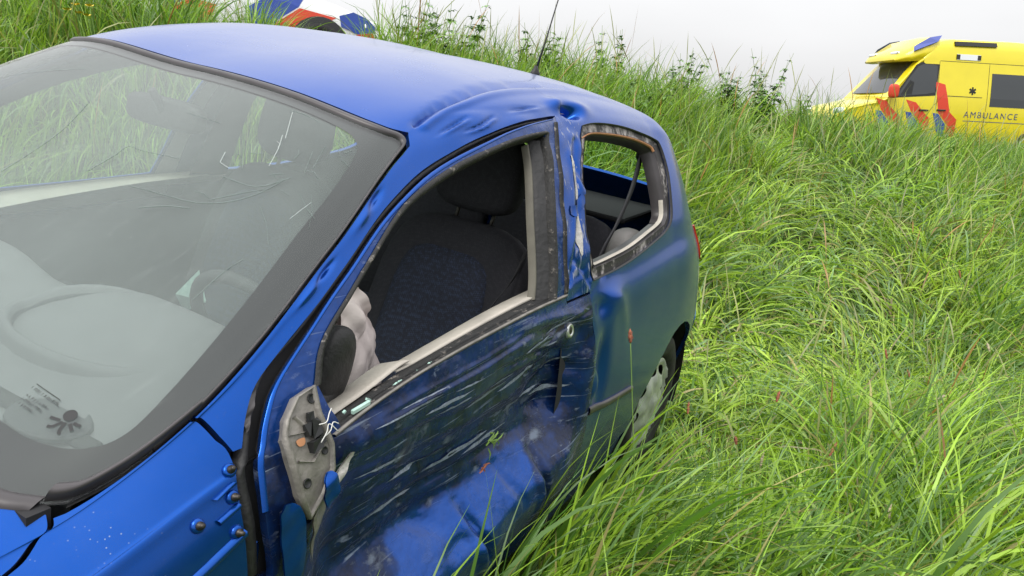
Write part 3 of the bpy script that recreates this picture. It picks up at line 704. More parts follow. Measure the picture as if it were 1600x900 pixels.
# ------------------------------------------------------------------ grass: every blade is a bent, tapering ribbon
def leaf_mat(name, rgh=.45, trans=.35):
    m = bpy.data.materials.new(name); m.use_nodes = True; t = m.node_tree; t.nodes.clear(); L = t.links.new
    o = N(t, 'ShaderNodeOutputMaterial'); at = N(t, 'ShaderNodeVertexColor', layer_name='col')
    b = N(t, 'ShaderNodeBsdfPrincipled'); b.inputs['Roughness'].default_value = rgh; b.inputs['Specular IOR Level'].default_value = .45
    L(at.outputs[0], b.inputs['Base Color']); tr = N(t, 'ShaderNodeBsdfTranslucent')
    c = N(t, 'ShaderNodeMixRGB', blend_type='MULTIPLY'); c.inputs[0].default_value = 1; c.inputs[2].default_value = (1.5, 1.6, .7, 1); L(at.outputs[0], c.inputs[1])
    L(c.outputs[0], tr.inputs[0]); mxs = N(t, 'ShaderNodeMixShader'); mxs.inputs[0].default_value = trans
    L(b.outputs[0], mxs.inputs[1]); L(tr.outputs[0], mxs.inputs[2]); L(mxs.outputs[0], o.inputs[0]); return m
M_LEAF = leaf_mat('grass_blade', .36, .27)

def snoise(x, y, k, ph):
    """smooth pseudo-noise in -1..1"""
    x = x*k; y = y*k
    return (np.sin(1.7*x+2.3*y+ph)+np.sin(-2.9*x+1.3*y+2.1*ph)+np.sin(3.7*x-3.1*y+.7*ph)+np.sin(5.3*x+4.1*y+1.3*ph))/4

def inside_car(P, pad=.02):
    c = w2car(P); X, Y, Z = c[..., 0], c[..., 1], c[..., 2]
    hw = .80*np.clip(np.minimum(sm(X, -.1, .5)*.3+.7, 1-.25*sm(X, 3.35, 3.8)), 0, 1)
    return (X > -.02) & (X < 3.78+pad) & (np.abs(Y) < hw+pad) & (Z > -.3) & (Z < 1.45)

def blades(root, ang, length, bend, lean, width, col, seg, twist):
    """arrays of blades -> verts (n, seg+1, 2, 3)"""
    n = len(root); t = np.linspace(0, 1, seg+1)[None, :]
    # centre line: angle from vertical grows along the blade
    th = lean[:, None]+bend[:, None]*t**1.9
    ds = length[:, None]/seg
    hx = np.concatenate([np.zeros((n, 1)), np.cumsum(np.sin((th[:, 1:]+th[:, :-1])/2)*ds, 1)], 1)
    hz = np.concatenate([np.zeros((n, 1)), np.cumsum(np.cos((th[:, 1:]+th[:, :-1])/2)*ds, 1)], 1)
    cd = np.stack([np.cos(ang), np.sin(ang)], 1)
    side = np.stack([-np.sin(ang), np.cos(ang)], 1)
    curl = (twist[:, None]*.16*t**2)*length[:, None]
    C = np.zeros((n, seg+1, 3)); C[..., 0] = root[:, 0:1]+cd[:, 0:1]*hx+side[:, 0:1]*curl; C[..., 1] = root[:, 1:2]+cd[:, 1:2]*hx+side[:, 1:2]*curl; C[..., 2] = root[:, 2:3]+hz
    # keep lodged blades above the ground
    wv = width[:, None]*(1-t**1.8)*(.55+.45*np.minimum(1, t*6)) + .0004
    tw = twist[:, None]*(.6+t*1.2)
    s3 = np.zeros((n, seg+1, 3)); ct, st = np.cos(tw), np.sin(tw)
    s3[..., 0] = side[:, 0:1]*ct+cd[:, 0:1]*st*np.cos(th); s3[..., 1] = side[:, 1:2]*ct+cd[:, 1:2]*st*np.cos(th); s3[..., 2] = -st*np.sin(th)
    return C, s3*wv[..., None]*.5

def grass_object(name, parts, m, kind='stuff'):
    V = []; F = []; Cc = []; off = 0
    for C, S, col in parts:
        n, k = C.shape[:2]; v = np.stack([C-S, C+S], 2).reshape(n, k*2, 3); V.append(v.reshape(-1, 3))
        base = (np.arange(n)*k*2)[:, None]; i = np.arange(k-1)[None, :]*2
        f = np.stack([base+i, base+i+1, base+i+3, base+i+2], 2).reshape(-1, 4)+off; F.append(f); off += n*k*2
        tt = np.linspace(0, 1, k)[None, :, None]
        c = col[:, None, :]*(.92+.16*tt); c = np.repeat(c, 2, 1) if False else np.stack([c, c], 2).reshape(n, k*2, 3); Cc.append(c.reshape(-1, 3))
    V = np.concatenate(V); F = np.concatenate(F); Cc = np.concatenate(Cc)
    me = bpy.data.meshes.new(name); me.vertices.add(len(V)); me.vertices.foreach_set('co', V.ravel().astype(np.float32))
    me.loops.add(len(F)*4); me.loops.foreach_set('vertex_index', F.ravel().astype(np.int32)); me.polygons.add(len(F))
    me.polygons.foreach_set('loop_start', (np.arange(len(F))*4).astype(np.int32)); me.polygons.foreach_set('loop_total', np.full(len(F), 4, np.int32))
    me.polygons.foreach_set('use_smooth', np.ones(len(F), bool))
    me.update(); me.validate()
    ca = me.color_attributes.new('col', 'FLOAT_COLOR', 'POINT'); ca.data.foreach_set('color', np.hstack([Cc, np.ones((len(Cc), 1))]).ravel().astype(np.float32))
    o = bpy.data.objects.new(name, me); COL.objects.link(o); me.materials.append(m)
    if kind: o['kind'] = kind
    return o

ROADXY = ROAD[:, :2]
def road_dist(x, y):
    d = np.full(len(x), 1e9)
    for p in ROADXY: d = np.minimum(d, np.hypot(x-p[0], y-p[1]))
    return d
# the flattened track the car left behind it
TRK = [np.array([car2w((3.5, -.1, 0))[:2], [1.9, 4.6], [2.7, 6.6], [3.0, 8.6]])]
def trk(x, y):
    Q = np.stack([x, y], 1); d = np.full(len(x), 9.)
    P = TRK[0]
    for a, b in zip(P[:-1], P[1:]):
        ab = b-a; t_ = np.clip(((Q-a)@ab)/(ab@ab), 0, 1); d = np.minimum(d, np.linalg.norm(Q-a-t_[:, None]*ab, axis=1))
    return np.exp(-(d/.75)**2)
def visible(x, y, pad):
    """keep what lies in a generous wedge in front of the camera"""
    q = np.stack([x, y], 1)-np.array([-.2, -1.6]); a = np.arctan2(q[:, 0], q[:, 1]); return (np.abs(a-.0) < math.radians(46)+pad)

def scatter(n, x0, x1, y0, y1): return rng.uniform(x0, x1, n), rng.uniform(y0, y1, n)
GA = np.array([.20, .355, .028]); GB = np.array([.07, .155, .018]); GC = np.array([.28, .41, .038]); GD = np.array([.15, .26, .085]); GY = np.array([.26, .24, .08])
def colours(n, x, y, up):
    r = rng.random((n, 1)); k = (.5+.5*snoise(x, y, .9, 2.0))[:, None]
    c = GA*(1-k)+GC*k; c = np.where(r < .3, GB, c); c = np.where((r > .3) & (r < .42), GD, c); c = np.where(r > .93, GY*(.6+.7*rng.random((n, 1))), c)
    tkc = trk(x, y)[:, None]; c = c*(1+tkc*np.array([.30, .18, .6]))
    c = c*(1-up[:, None]*.32)+np.array([.10, .20, .03])*up[:, None]*.32
    return c*rng.uniform(.72, 1.3, (n, 1))
def zone(ntuft, per, box, dens_f, seg, hs, ws, rad):
    tx, ty = scatter(ntuft, *box); k = visible(tx, ty, .03)&(rng.random(ntuft) < dens_f(tx, ty)); tx, ty = tx[k], ty[k]; nt_ = len(tx)
    tup = rng.random(nt_); tang = rng.normal(0, .55, nt_); tln = rng.uniform(.72, 1.22, nt_); tcol = rng.uniform(.78, 1.22, nt_); tlean = rng.normal(0, .14, nt_); trad = rad*rng.uniform(.6, 1.5, nt_)
    cnt = rng.poisson(per*rng.uniform(.5, 1.5, nt_)); ti = np.repeat(np.arange(nt_), cnt); n = len(ti)
    rr = rng.normal(0, 1, (n, 2)); x = tx[ti]+rr[:, 0]*trad[ti]; y = ty[ti]+rr[:, 1]*trad[ti]
    k = road_dist(x, y) > 2.0
    x, y, ti, rr = x[k], y[k], ti[k], rr[k]
    R = np.stack([x, y, ground_z(x, y)], 1); k = ~inside_car(R+[0, 0, .05], .0); R, x, y, ti, rr = R[k], x[k], y[k], ti[k], rr[k]; n = len(x)
    d = (np.stack([x, y], 1)-CREST0)@CN
    up = sm(d+.9*snoise(x, y, .45, 5.0), -3.2, -1.2)               # upright tufts on the bank, lodged grass below
    tk = trk(x, y); big = snoise(x, y, .75, 4.0)
    base = .62+.9*snoise(x, y, .55, 9.0)+.5*snoise(x, y, 1.9, 3.0)
    base = np.where(tk > .35, 1.15+1.5*snoise(x, y, 1.5, 1.0), base)
    out_a = np.arctan2(rr[:, 1], rr[:, 0])                          # blades fan out of their tuft
    ang = base+tang[ti]+rng.normal(0, .26, n); fan = rng.random(n) < (.22+.45*up); ang = np.where(fan, out_a+rng.normal(0, .4, n), ang)
    cq = w2car(R); gapk = 1-.42*np.exp(-((x/np.maximum(y, .1)+.365)/.022)**4)*(y > 4.5)-.5*np.exp(-((x/np.maximum(y, .1)+.245)/.060)**4)*(y > 4.5)
    ln = hs*gapk*rng.uniform(.5, 1.2, n)*tln[ti]*(1+.15*big)*(1-.52*tk)*(1-.68*sm(cq[:, 0], 2.35, 2.75)*(1-sm(cq[:, 0], 3.7, 4.0))*sm(cq[:, 1], -1.70, -1.25))
    lean = np.clip((.45+.26*big)*(1-.72*up)+tlean[ti]+rng.normal(0, .15, n)+tk*.95, .02, 1.42)
    bend = np.clip(rng.normal(1.45, .6, n)*(1-.35*up)+.25*big, .1, 2.6)
    wd = ws*rng.choice([.55, .8, 1.0, 1.5], n, p=[.25, .3, .3, .15])*rng.uniform(.8, 1.2, n); tw = rng.normal(0, .7, n)
    C, S = blades(R, ang, ln, bend, lean, wd, None, seg, tw)
    gz = ground_z(C[:, -1, 0], C[:, -1, 1]); low = np.minimum(0, C[:, -1, 2]-gz-.02*rng.uniform(.5, 4, n))
    C[..., 2] -= low[:, None]*np.linspace(0, 1, seg+1)[None, :]**1.2
    bad = inside_car(C.reshape(-1, 3), .025).reshape(n, -1).any(1)
    col = colours(n, x, y, up)*tcol[ti][:, None]
    return C[~bad], S[~bad], col[~bad]

def dens_near(x, y): return 1.0*(np.hypot(x, y) < 4.3)
def dens_mid(x, y):
    r = np.hypot(x, y); return (r >= 4.2)*(r < 8.5)*1.0
def dens_far(x, y):
    r = np.hypot(x, y); d = (np.stack([x, y], 1)-CREST0)@CN; return (r >= 8.4)*(d < 1.8)*(d > -9)*1.0
GR = [zone(2300, 21, (-1.2, 3.6, .55, 4.3), dens_near, 8, .68, .0112, .050),
      zone(600, 20, (-5.0, -.6, 1.0, 4.3), dens_near, 5, .62, .010, .055),
      zone(4300, 19, (-6.0, 6.5, 2.0, 8.5), dens_mid, 6, .66, .0132, .072),
      zone(5600, 16, (-6.5, 13.5, 4.5, 19.5), dens_far, 4, .66, .0168, .11)]
def stems(n, box, f, hs, wd_):
    x, y = scatter(n, *box); k = visible(x, y, .02)&f(x, y)&(road_dist(x, y) > 2.0)&(np.abs(x/np.maximum(y, .1)+.245) > .06); x, y = x[k], y[k]; n = len(x)
    R = np.stack([x, y, ground_z(x, y)], 1); d = (R[:, :2]-CREST0)@CN; up = sm(d, -3.5, -1.0)
    C, S = blades(R, .6+rng.normal(0, 1.2, n), hs*rng.uniform(.75, 1.25, n)*(.75+.3*up), np.abs(rng.normal(.5, .35, n)), np.abs(rng.normal(.25, .2, n))*(1-.5*up)+.03, np.full(n, wd_), None, 9, rng.normal(0, .3, n))
    S *= np.array([.55, .5, .45, .4, .4, .5, 1.5, 2.2, 1.7, .5])[None, :, None]*(np.array([1, 1, 1, 1, 1, 1.2, 1.6, 2.2, 3.5, 1])[None, :, None])
    bad = inside_car(C.reshape(-1, 3), .025).reshape(n, -1).any(1); col = np.array([.25, .27, .10])*rng.uniform(.6, 1.25, (n, 1))*np.where(rng.random((n, 1)) < .2, np.array([1.2, .6, .5]), np.ones(3))
    return C[~bad], S[~bad], col[~bad]
GR += [stems(1100, (-6, 6.5, 2.0, 8.5), lambda x, y: np.hypot(x, y) > 2.6, .80, .0042), stems(1500, (-6.5, 13.5, 5, 19), lambda x, y: ((np.stack([x, y], 1)-CREST0)@CN < 1.2)&((np.stack([x, y], 1)-CREST0)@CN > -4), .92, .0042)]
tag(grass_object('meadow_grass', GR, M_LEAF), 'long lush green grass, lodged and swirling around the wrecked car and up the dike', 'grass')

# ------------------------------------------------------------------ trims and damage on the near side
def uvp(u, v, off=0.0, side=1):
    X, n = lift(np.array([[u, v*VS*side]]), off); return X[0], n[0]
def frame_n(n):
    a = np.array([1.0, 0, 0]); a = a-n*(a@n); a /= np.linalg.norm(a); return a, np.cross(n, a)
def lathe_on(mb, u, v, prof, k=14):
    """turned shape standing on the skin: profile [(radius, height)]"""
    p, n = uvp(u, v); a, b = frame_n(n)
    mb.loft([[p+n*h+r*(math.cos(2*PI*i/k)*a+math.sin(2*PI*i/k)*b) for i in range(k)] for r, h in prof], cap=True); return mb

BELT = [(1.27, .650), (1.37, .630), (1.487, .619), (1.6, .617), (1.83, .619), (2.0, .622), (2.17, .628)]
strip('waist_moulding', BELT, [(.004, -.004), (.003, .006), (-.003, .009), (-.008, .006), (-.010, -.012)], M_PLASTIC, door_l)
strip('window_slot', BELT, [(-.009, -.002), (-.013, -.012), (-.020, -.010), (-.024, -.030), (-.030, -.034)], M_SEAL, door_l)
strip('waist_lip', BELT, [(-.006, .0095), (-.011, .0100), (-.013, .004)], M_METAL, door_l)
T1 = [(1.255, .64), (1.33, .622), (1.42, .604), (1.50, .588), (1.535, .590)]
strip('door_trim', T1, [(-.002, -.035), (-.012, -.030), (-.018, -.050), (-.016, -.105), (.04, -.125)], M_TRIM, door_l)
T2_ = [(1.49, .600), (1.56, .606), (1.7, .606), (1.9, .606), (2.16, .610)]
strip('door_trim', T2_, [(-.004, -.034), (-.014, -.031), (-.018, -.045), (-.014, -.090), (.04, -.12)], M_TRIM, door_l)
OPN = DOOR_OPEN_T+[(2.236, .354)]+DOOR_OPEN_R
strip('window_seal', OPN, [(-.012, .005), (-.006, .009), (.002, .008), (.008, -.002), (.012, -.030)], M_SEAL, door_l)
strip('pillar_seal', [(2.312, .315), (2.290, .362), (2.236, .442), (2.192, .53), (2.172, .62)], [(-.006, .002), (-.003, .008), (.002, .004), (.005, .009), (.010, .005), (.012, .002)], M_SEAL, door_l)
strip('run_channel', DOOR_OPEN_R, [(.004, -.004), (.010, -.012), (.030, -.020), (.040, -.034)], M_RUBBER, door_l, n=4)
strip('pillar_trim', [(2.225, .37), (2.205, .41), (2.157, .475), (2.122, .55), (2.098, .612)], [(.040, -.030), (.044, -.026), (.050, -.028), (.052, -.045)], M_KHAKI, door_l)
# edge of the frame catching light: thin lip along the front of the door
strip('frame_lip', DOOR_FR[1:], [(-.004, .002), (.002, .006), (.008, .003)], M_PAINT, door_l)
strip('door_gap_seal', [(1.092, .75), (1.093, .64), (1.112, .53), (1.142, .452), (1.185, .398), (1.27, .392), (1.38, .381), (1.5, .370), (1.65, .371), (1.80, .361), (1.98, .332), (2.3, .291)], [(-.014, -.022), (-.006, -.008), (.006, -.008), (.014, -.022)], M_RUBBER)

# bracket where the mirror was torn off
PL = [(1.243, .490), (1.238, .545), (1.240, .600), (1.246, .655), (1.240, .690), (1.214, .712), (1.176, .724), (1.163, .70), (1.160, .64), (1.160, .57), (1.175, .515), (1.205, .487)]
pl = panel('mirror_bracket', PL, (), M_METAL, door_l, res=.012, off=.018, flange=.03); pl.parent = door_l
for P_ in ([(1.170, .575), (1.196, .592)], [(1.172, .655), (1.20, .668), (1.235, .64)], [(1.190, .52), (1.205, .58)]): strip('bracket_rib', P_, [(-.004, .017), (-.0015, .0225), (.0015, .0225), (.004, .017)], M_METAL, pl, n=1)
strip('bracket_rim', PL, [(-.003, .016), (-.001, .024), (.005, .024), (.007, .017)], M_METAL, pl, n=1, closed=True)
for (u, v, r) in ((1.231, .508, .006), (1.180, .690, .006), (1.228, .660, .005)):
    mb = MB(); lathe_on(mb, u, v, [(r*1.3, .019), (r*1.3, .0202), (r, .0202), (r, .0192), (r*.2, .0191)], 12); carmesh(mb, 'bracket_hole', M_BLACK, pl)
mb = MB(); p, n = uvp(1.214, .618, .02); a, b = frame_n(n)
def shard_box(mb, c, d, k):
    h = np.array(d)/2; V = []
    for x in (-1, 1):
        for y in (-1, 1):
            for z in (0, 1):
                V.append(c+a*(x*h[0]*rng.uniform(.5, 1.1))+b*(y*h[1]*rng.uniform(.5, 1.1))+n*(z*d[2]*rng.uniform(.5, 1.2)-.003))
    mb.add(V, [(0, 1, 3, 2), (4, 6, 7, 5), (0, 4, 5, 1), (2, 3, 7, 6), (0, 2, 6, 4), (1, 5, 7, 3)])
for (da, db, w1, w2_, h_) in ((-.004, -.014, .026, .022, .014), (.004, .010, .022, .030, .012), (-.010, .012, .016, .020, .008), (.010, -.010, .014, .018, .010), (.0, .028, .014, .016, .006)): shard_box(mb, p+a*da+b*db, (w1, w2_, h_), 0)
carmesh(mb, 'torn_adjuster', M_BLACK, pl, smooth=False)
for k in range(3):
    mb = MB(); st = p+a*rng.normal(0, .006)+b*rng.normal(0, .01)+n*.012
    e = [st, st+a*.012+n*.004+b*.006*k, st+a*.022+n*.003+b*(.010+.006*k), st+a*(.030+.004*k)+n*.002+b*(.016-.006*k)]
    mb.tube(spl(e, 5), .0009, 6); carmesh(mb, 'wire', M_WIRE, pl)
panel('glue_mark', cl([(1.178, .607), (1.194, .610), (1.192, .628), (1.180, .626)], 3), (), M_ORANGE, pl, res=.01, off=.0195, flange=.0, side=1).parent = pl
def torn(name, P, m, par, off, amp, seed):
    r2 = np.random.default_rng(seed); S = np.array([1, VS]); P2, F, o2, h2 = tri2d(np.array(cl(P, 2))*S, [], .006)
    X, n = lift(P2, off); X = X+n*(amp*(.5+.5*wav(P2[:, 0], P2[:, 1]/VS, 9.0, seed)))[:, None]; b_ = X-n*.003; k = len(X)
    return mesh(name, np.vstack([X, b_])-CB, [tuple(f) for f in F]+[tuple(f[::-1]+k) for f in F], m, par)
torn('torn_paint_scrap', [(1.205, .71), (1.222, .69), (1.236, .695), (1.238, .712), (1.218, .728)], M_PAINT, pl, .018, .02, 3)
torn('torn_filler_scrap', [(1.232, .708), (1.252, .700), (1.284, .683), (1.291, .690), (1.262, .713), (1.240, .722)], M_PRIMER, pl, .012, .018, 4)
torn('torn_filler_scrap', [(1.185, .726), (1.205, .722), (1.232, .724), (1.225, .742), (1.205, .746), (1.20, .765), (1.192, .74)], M_METAL, pl, .008, .014, 5)
torn('bent_door_skin', [(1.122, .705), (1.150, .702), (1.166, .718), (1.170, .748), (1.150, .765), (1.128, .762)], M_PAINT, door_l, .016, .006, 6)

# lock, moulding, clips where the fender moulding was
mb = MB(); lathe_on(mb, 2.214, .713, [(.021, -.004), (.021, .006), (.017, .010), (.0125, .010), (.011, .007)], 18); lk = carmesh(mb, 'door_lock', M_CHROME, door_l)
mb = MB(); lathe_on(mb, 2.214, .713, [(.011, .0065), (.010, .009), (.005, .0095)], 14); carmesh(mb, 'key_barrel', M_BOLT, lk)
strip('side_moulding', [(2.345, .812), (2.5, .823), (2.735, .836)], [(.008, -.002), (.008, .006), (.004, .009), (-.004, .009), (-.008, .006), (-.008, -.002)], M_PLASTIC, quarter_l)
for (u, v) in ((1.008, .660), (1.074, .552), (1.066, .655), (1.060, .700)):
    mb = MB(); lathe_on(mb, u, v, [(.011, -.002), (.010, .003), (.007, .005)], 14); cb = carmesh(mb, 'clip_seat', M_PAINT, fend_l)
    mb = MB(); lathe_on(mb, u, v, [(.006, .004), (.006, .008), (.0035, .009), (.0035, .015), (.0015, .016)], 10); carmesh(mb, 'clip', M_BOLT, cb)
for P in ([(1.040, .640), (1.074, .631)], [(1.036, .676), (1.072, .672)], [(.972, .716), (1.02, .712), (1.073, .706)]):
    strip('pressed_rib', P, [(.010, .0), (.005, .006), (-.005, .007), (-.010, .0)], M_PAINT, fend_l, n=1 if len(P) < 3 else 4)
mb = MB(); mb.tube([(1.093, -.775, .70), (1.10, -.79, .70), (1.13, -.79, .70)], .012, 8); mb.box((1.10, -.765, .74), (.05, .03, .05), .006); carmesh(mb, 'door_hinge', M_PAINT, fend_l)
torn('torn_seal_flap', [(1.125, .425), (1.135, .41), (1.165, .40), (1.160, .425), (1.135, .47), (1.122, .49)], M_PLASTIC, fend_l, -.008, .008, 8)
# torn paint on the pillar
torn('paint_flake', [(2.335, .395), (2.348, .41), (2.340, .45), (2.322, .485), (2.312, .53), (2.295, .545), (2.288, .52), (2.306, .48), (2.320, .44)], M_PRIMER, car, .002, .003, 9)
torn('paint_flake', [(2.352, .455), (2.365, .47), (2.30, .485), (2.262, .480), (2.268, .468), (2.30, .470)], M_PAINT, car, .004, .004, 10)
# quarter window frame without its glass
panel('quarter_window_frame', cl(Q_FRAME), [cl(Q_OPEN)], M_FRITQ, quarter_l, res=.012, off=-.009, flange=.006)
strip('quarter_trim', cl(Q_OPEN), [(-.002, -.006), (.002, -.014), (.008, -.022), (.012, -.028), (.013, -.06)], M_PLASTIC, quarter_l, n=1, closed=True)
strip('quarter_sill_trim', [(2.41, .588), (2.55, .588), (2.702, .584), (2.88, .566), (3.01, .553), (3.07, .535), (3.092, .50)], [(-.003, -.012), (-.007, -.011), (-.010, -.016), (-.0105, -.026)], M_TRIM, quarter_l)
strip('glue_bead', [(2.47, .362), (2.55, .350), (2.674, .352), (2.9, .362), (3.07, .377), (3.10, .39)], [(-.002, -.008), (.001, -.006), (.006, -.009), (.007, -.014)], M_ORANGE, quarter_l)
strip('quarter_gap', cl(Q_FRAME), [(-.002, .002), (.001, .003), (.004, -.006)], M_RUBBER, quarter_l, n=1, closed=True)

# windscreen damage and print
CR = [[(1.249, .048), (1.30, .05), (1.33, .050), (1.333, .061), (1.349, .085)], [(1.257, .077), (1.272, .101), (1.288, .121), (1.319, .138), (1.364, .151), (1.416, .159)], [(1.23, .096), (1.257, .109), (1.274, .122)], [(1.46, .052), (1.466, .079)], [(1.358, .12), (1.377, .146), (1.432, .162)], [(1.188, .007), (1.249, .006), (1.321, .001), (1.406, -.014)], [(1.158, .175), (1.222, .178), (1.258, .184)], [(1.05, -.10), (1.16, -.06), (1.26, -.045)], [(1.3, -.12), (1.41, -.10), (1.5, -.06)]]
for i in range(22):
    u, v = rng.uniform(1.30, 1.58), rng.uniform(.10, .20); a = rng.uniform(0, PI); L_ = rng.uniform(.02, .09)
    CR.append([(u, v), (u+.5*L_*math.cos(a)+rng.normal(0, .006), v+.5*L_*math.sin(a)/VS), (u+L_*math.cos(a), v+L_*math.sin(a)/VS+rng.normal(0, .003))])
M_CRACK = mat('crack_in_glass', (.10, .13, .12), .4); M_CRACKL = mat('bright_crack', (.30, .34, .33), .4)
for k, P in enumerate(CR):
    strip('crack', P, [(-.0005, .0008), (.0005, .0008)], M_CRACK if k < 9 or k % 5 else M_CRACKL, n=4 if k < 9 else 1, dents=False)
# air bag symbol and type marks printed on the glass
mb = MB(); sp_, sn_ = uvp(.941, .183); fa, fb = frame_n(sn_)
# reader stands in front of the car: text right = towards the car's left (-Y)
def flat(poly, o=.001):
    mb.add([sp_+fb_*y+fa_*x+sn_*o for x, y in poly], [tuple(range(len(poly)))])
fb_ = np.array([0, -1.0, 0]); fb_ -= sn_*(fb_@sn_); fb_ /= np.linalg.norm(fb_); fa_ = np.cross(sn_, fb_)
fa_ = fa_ if fa_[0] > 0 else -fa_          # towards the top of the screen
flat([(.012+.009*math.cos(a), .0+.009*math.sin(a)) for a in np.arange(0, 2*PI, PI/8)])
for (x0, y0, x1, y1) in ((.000, -.004, -.004, -.018), (.000, .001, -.013, -.004), (.001, .004, -.012, .008), (.003, .010, -.003, .021), (.006, .013, .008, .024), (-.013, -.004, -.015, -.010), (-.012, .008, -.015, .013)):
    d = np.array([x1-x0, y1-y0]); d /= np.linalg.norm(d); q = np.array([-d[1], d[0]])*.0022
    flat([(x0-q[0], y0-q[1]), (x0+q[0], y0+q[1]), (x1+q[0], y1+q[1]), (x1-q[0], y1-q[1])])
for row, (x, y0, n_, h, wl) in enumerate(((.012, -.075, 11, .004, .0036), (.001, -.070, 9, .0035, .0036), (-.006, -.070, 8, .0035, .0036), (-.013, -.066, 6, .003, .0032))):
    y = y0
    for c in range(n_):
        ww = wl*rng.choice([.5, .8, 1.0])
        kind = rng.integers(0, 3)
        flat([(x, y), (x, y+.0009), (x+h, y+.0009), (x+h, y)])
        if kind: flat([(x+h*(.0 if kind == 1 else .8), y), (x+h*(.0 if kind == 1 else .8), y+ww), (x+h*(.25 if kind == 1 else 1.05), y+ww), (x+h*(.25 if kind == 1 else 1.05), y)])
        if kind == 2: flat([(x, y+ww-.0009), (x, y+ww), (x+h, y+ww), (x+h, y+ww-.0009)])
        y += wl*1.35
flat([(.020, -.075), (.020, -.030), (.0213, -.030), (.0213, -.075)])
carmesh(mb, 'windscreen_print', M_BLACK, smooth=False)

# antenna
p, n = uvp(2.90, .060); mb = MB(); mb.loft([[p+np.array([r*math.cos(a)*1.5, r*math.sin(a), h]) for a in np.arange(0, 2*PI, PI/6)] for r, h in ((.016, -.006), (.015, .006), (.008, .018), (.005, .03))], cap=True)
an = carmesh(mb, 'antenna', M_RUBBER); mb = MB(); mb.tube([p+[.004, 0, .02], p+[.04, 0, .12], p+[.13, 0, .42]], [.0045, .0028, .0018], 7); carmesh(mb, 'rod', M_RUBBER, an)

# wheels
def wheel(cx, cy, cz, sd):
    def ring(r, y): return [(cx+r*math.cos(a), cy+sd*y, cz+r*math.sin(a)) for a in np.linspace(0, 2*PI, 40, endpoint=False)]
    mb = MB(); mb.loft([ring(.185, -.17), ring(.25, -.175), ring(.278, -.15), ring(.284, -.09), ring(.284, -.03), ring(.276, .0), ring(.25, .012), ring(.212, .008), ring(.192, -.006), ring(.188, -.03)])
    ty = carmesh(mb, 'wheel', M_TYRE)
    out_ = [(.186*math.cos(a), .186*math.sin(a)) for a in np.linspace(0, 2*PI, 48, endpoint=False)]
    hs = []
    for k in range(8):
        a0 = k*PI/4+.2; hs.append([(.142*math.cos(a0)+.019*math.cos(b_)*math.cos(a0)-.030*math.sin(b_)*math.sin(a0), .142*math.sin(a0)+.019*math.cos(b_)*math.sin(a0)+.030*math.sin(b_)*math.cos(a0)) for b_ in np.linspace(0, 2*PI, 12, endpoint=False)])
    P, F, o2, h2 = tri2d(out_, hs, .016); r = np.hypot(P[:, 0], P[:, 1])
    dish = .010-.020*sm(r, .09, .15)+.016*sm(r, .155, .18)-.012*sm(r, .178, .187)+.012*(1-sm(r, .028, .036))+.004*np.cos(8*np.arctan2(P[:, 1], P[:, 0])+.2)*sm(r, .05, .10)*(1-sm(r, .15, .17))
    V = [(cx+q[0], cy+sd*d_, cz+q[1]) for q, d_ in zip(P, dish)]
    mb = MB(); mb.add(V, [tuple(f) for f in F]); carmesh(mb, 'hubcap', M_HUB, ty)
    mb = MB(); mb.loft([ring(.185, -.035), ring(.01, -.035)]); carmesh(mb, 'rim', M_BOLT, ty)
wheel(3.25, -.765, .285, -1); wheel(3.25, .765, .285, 1); wheel(.78, -.75, .285, -1); wheel(.78, .75, .285, 1)
for sd in (1, -1):
    for cx in (.78, 3.25):
        mb = MB(); A = np.linspace(-.3, PI+.3, 22)
        mb.loft([[(cx+.365*math.cos(a), -sd*y, .285+.365*math.sin(a)) for a in A] for y in (.775, .70, .45)], closed=False)
        mb.loft([[(cx+.365*math.cos(a), -sd*.46, .285+.365*math.sin(a)) for a in A], [(cx, -sd*.46, .285)]*22], closed=False)
        carmesh(mb, 'wheel_arch', M_RUBBER)

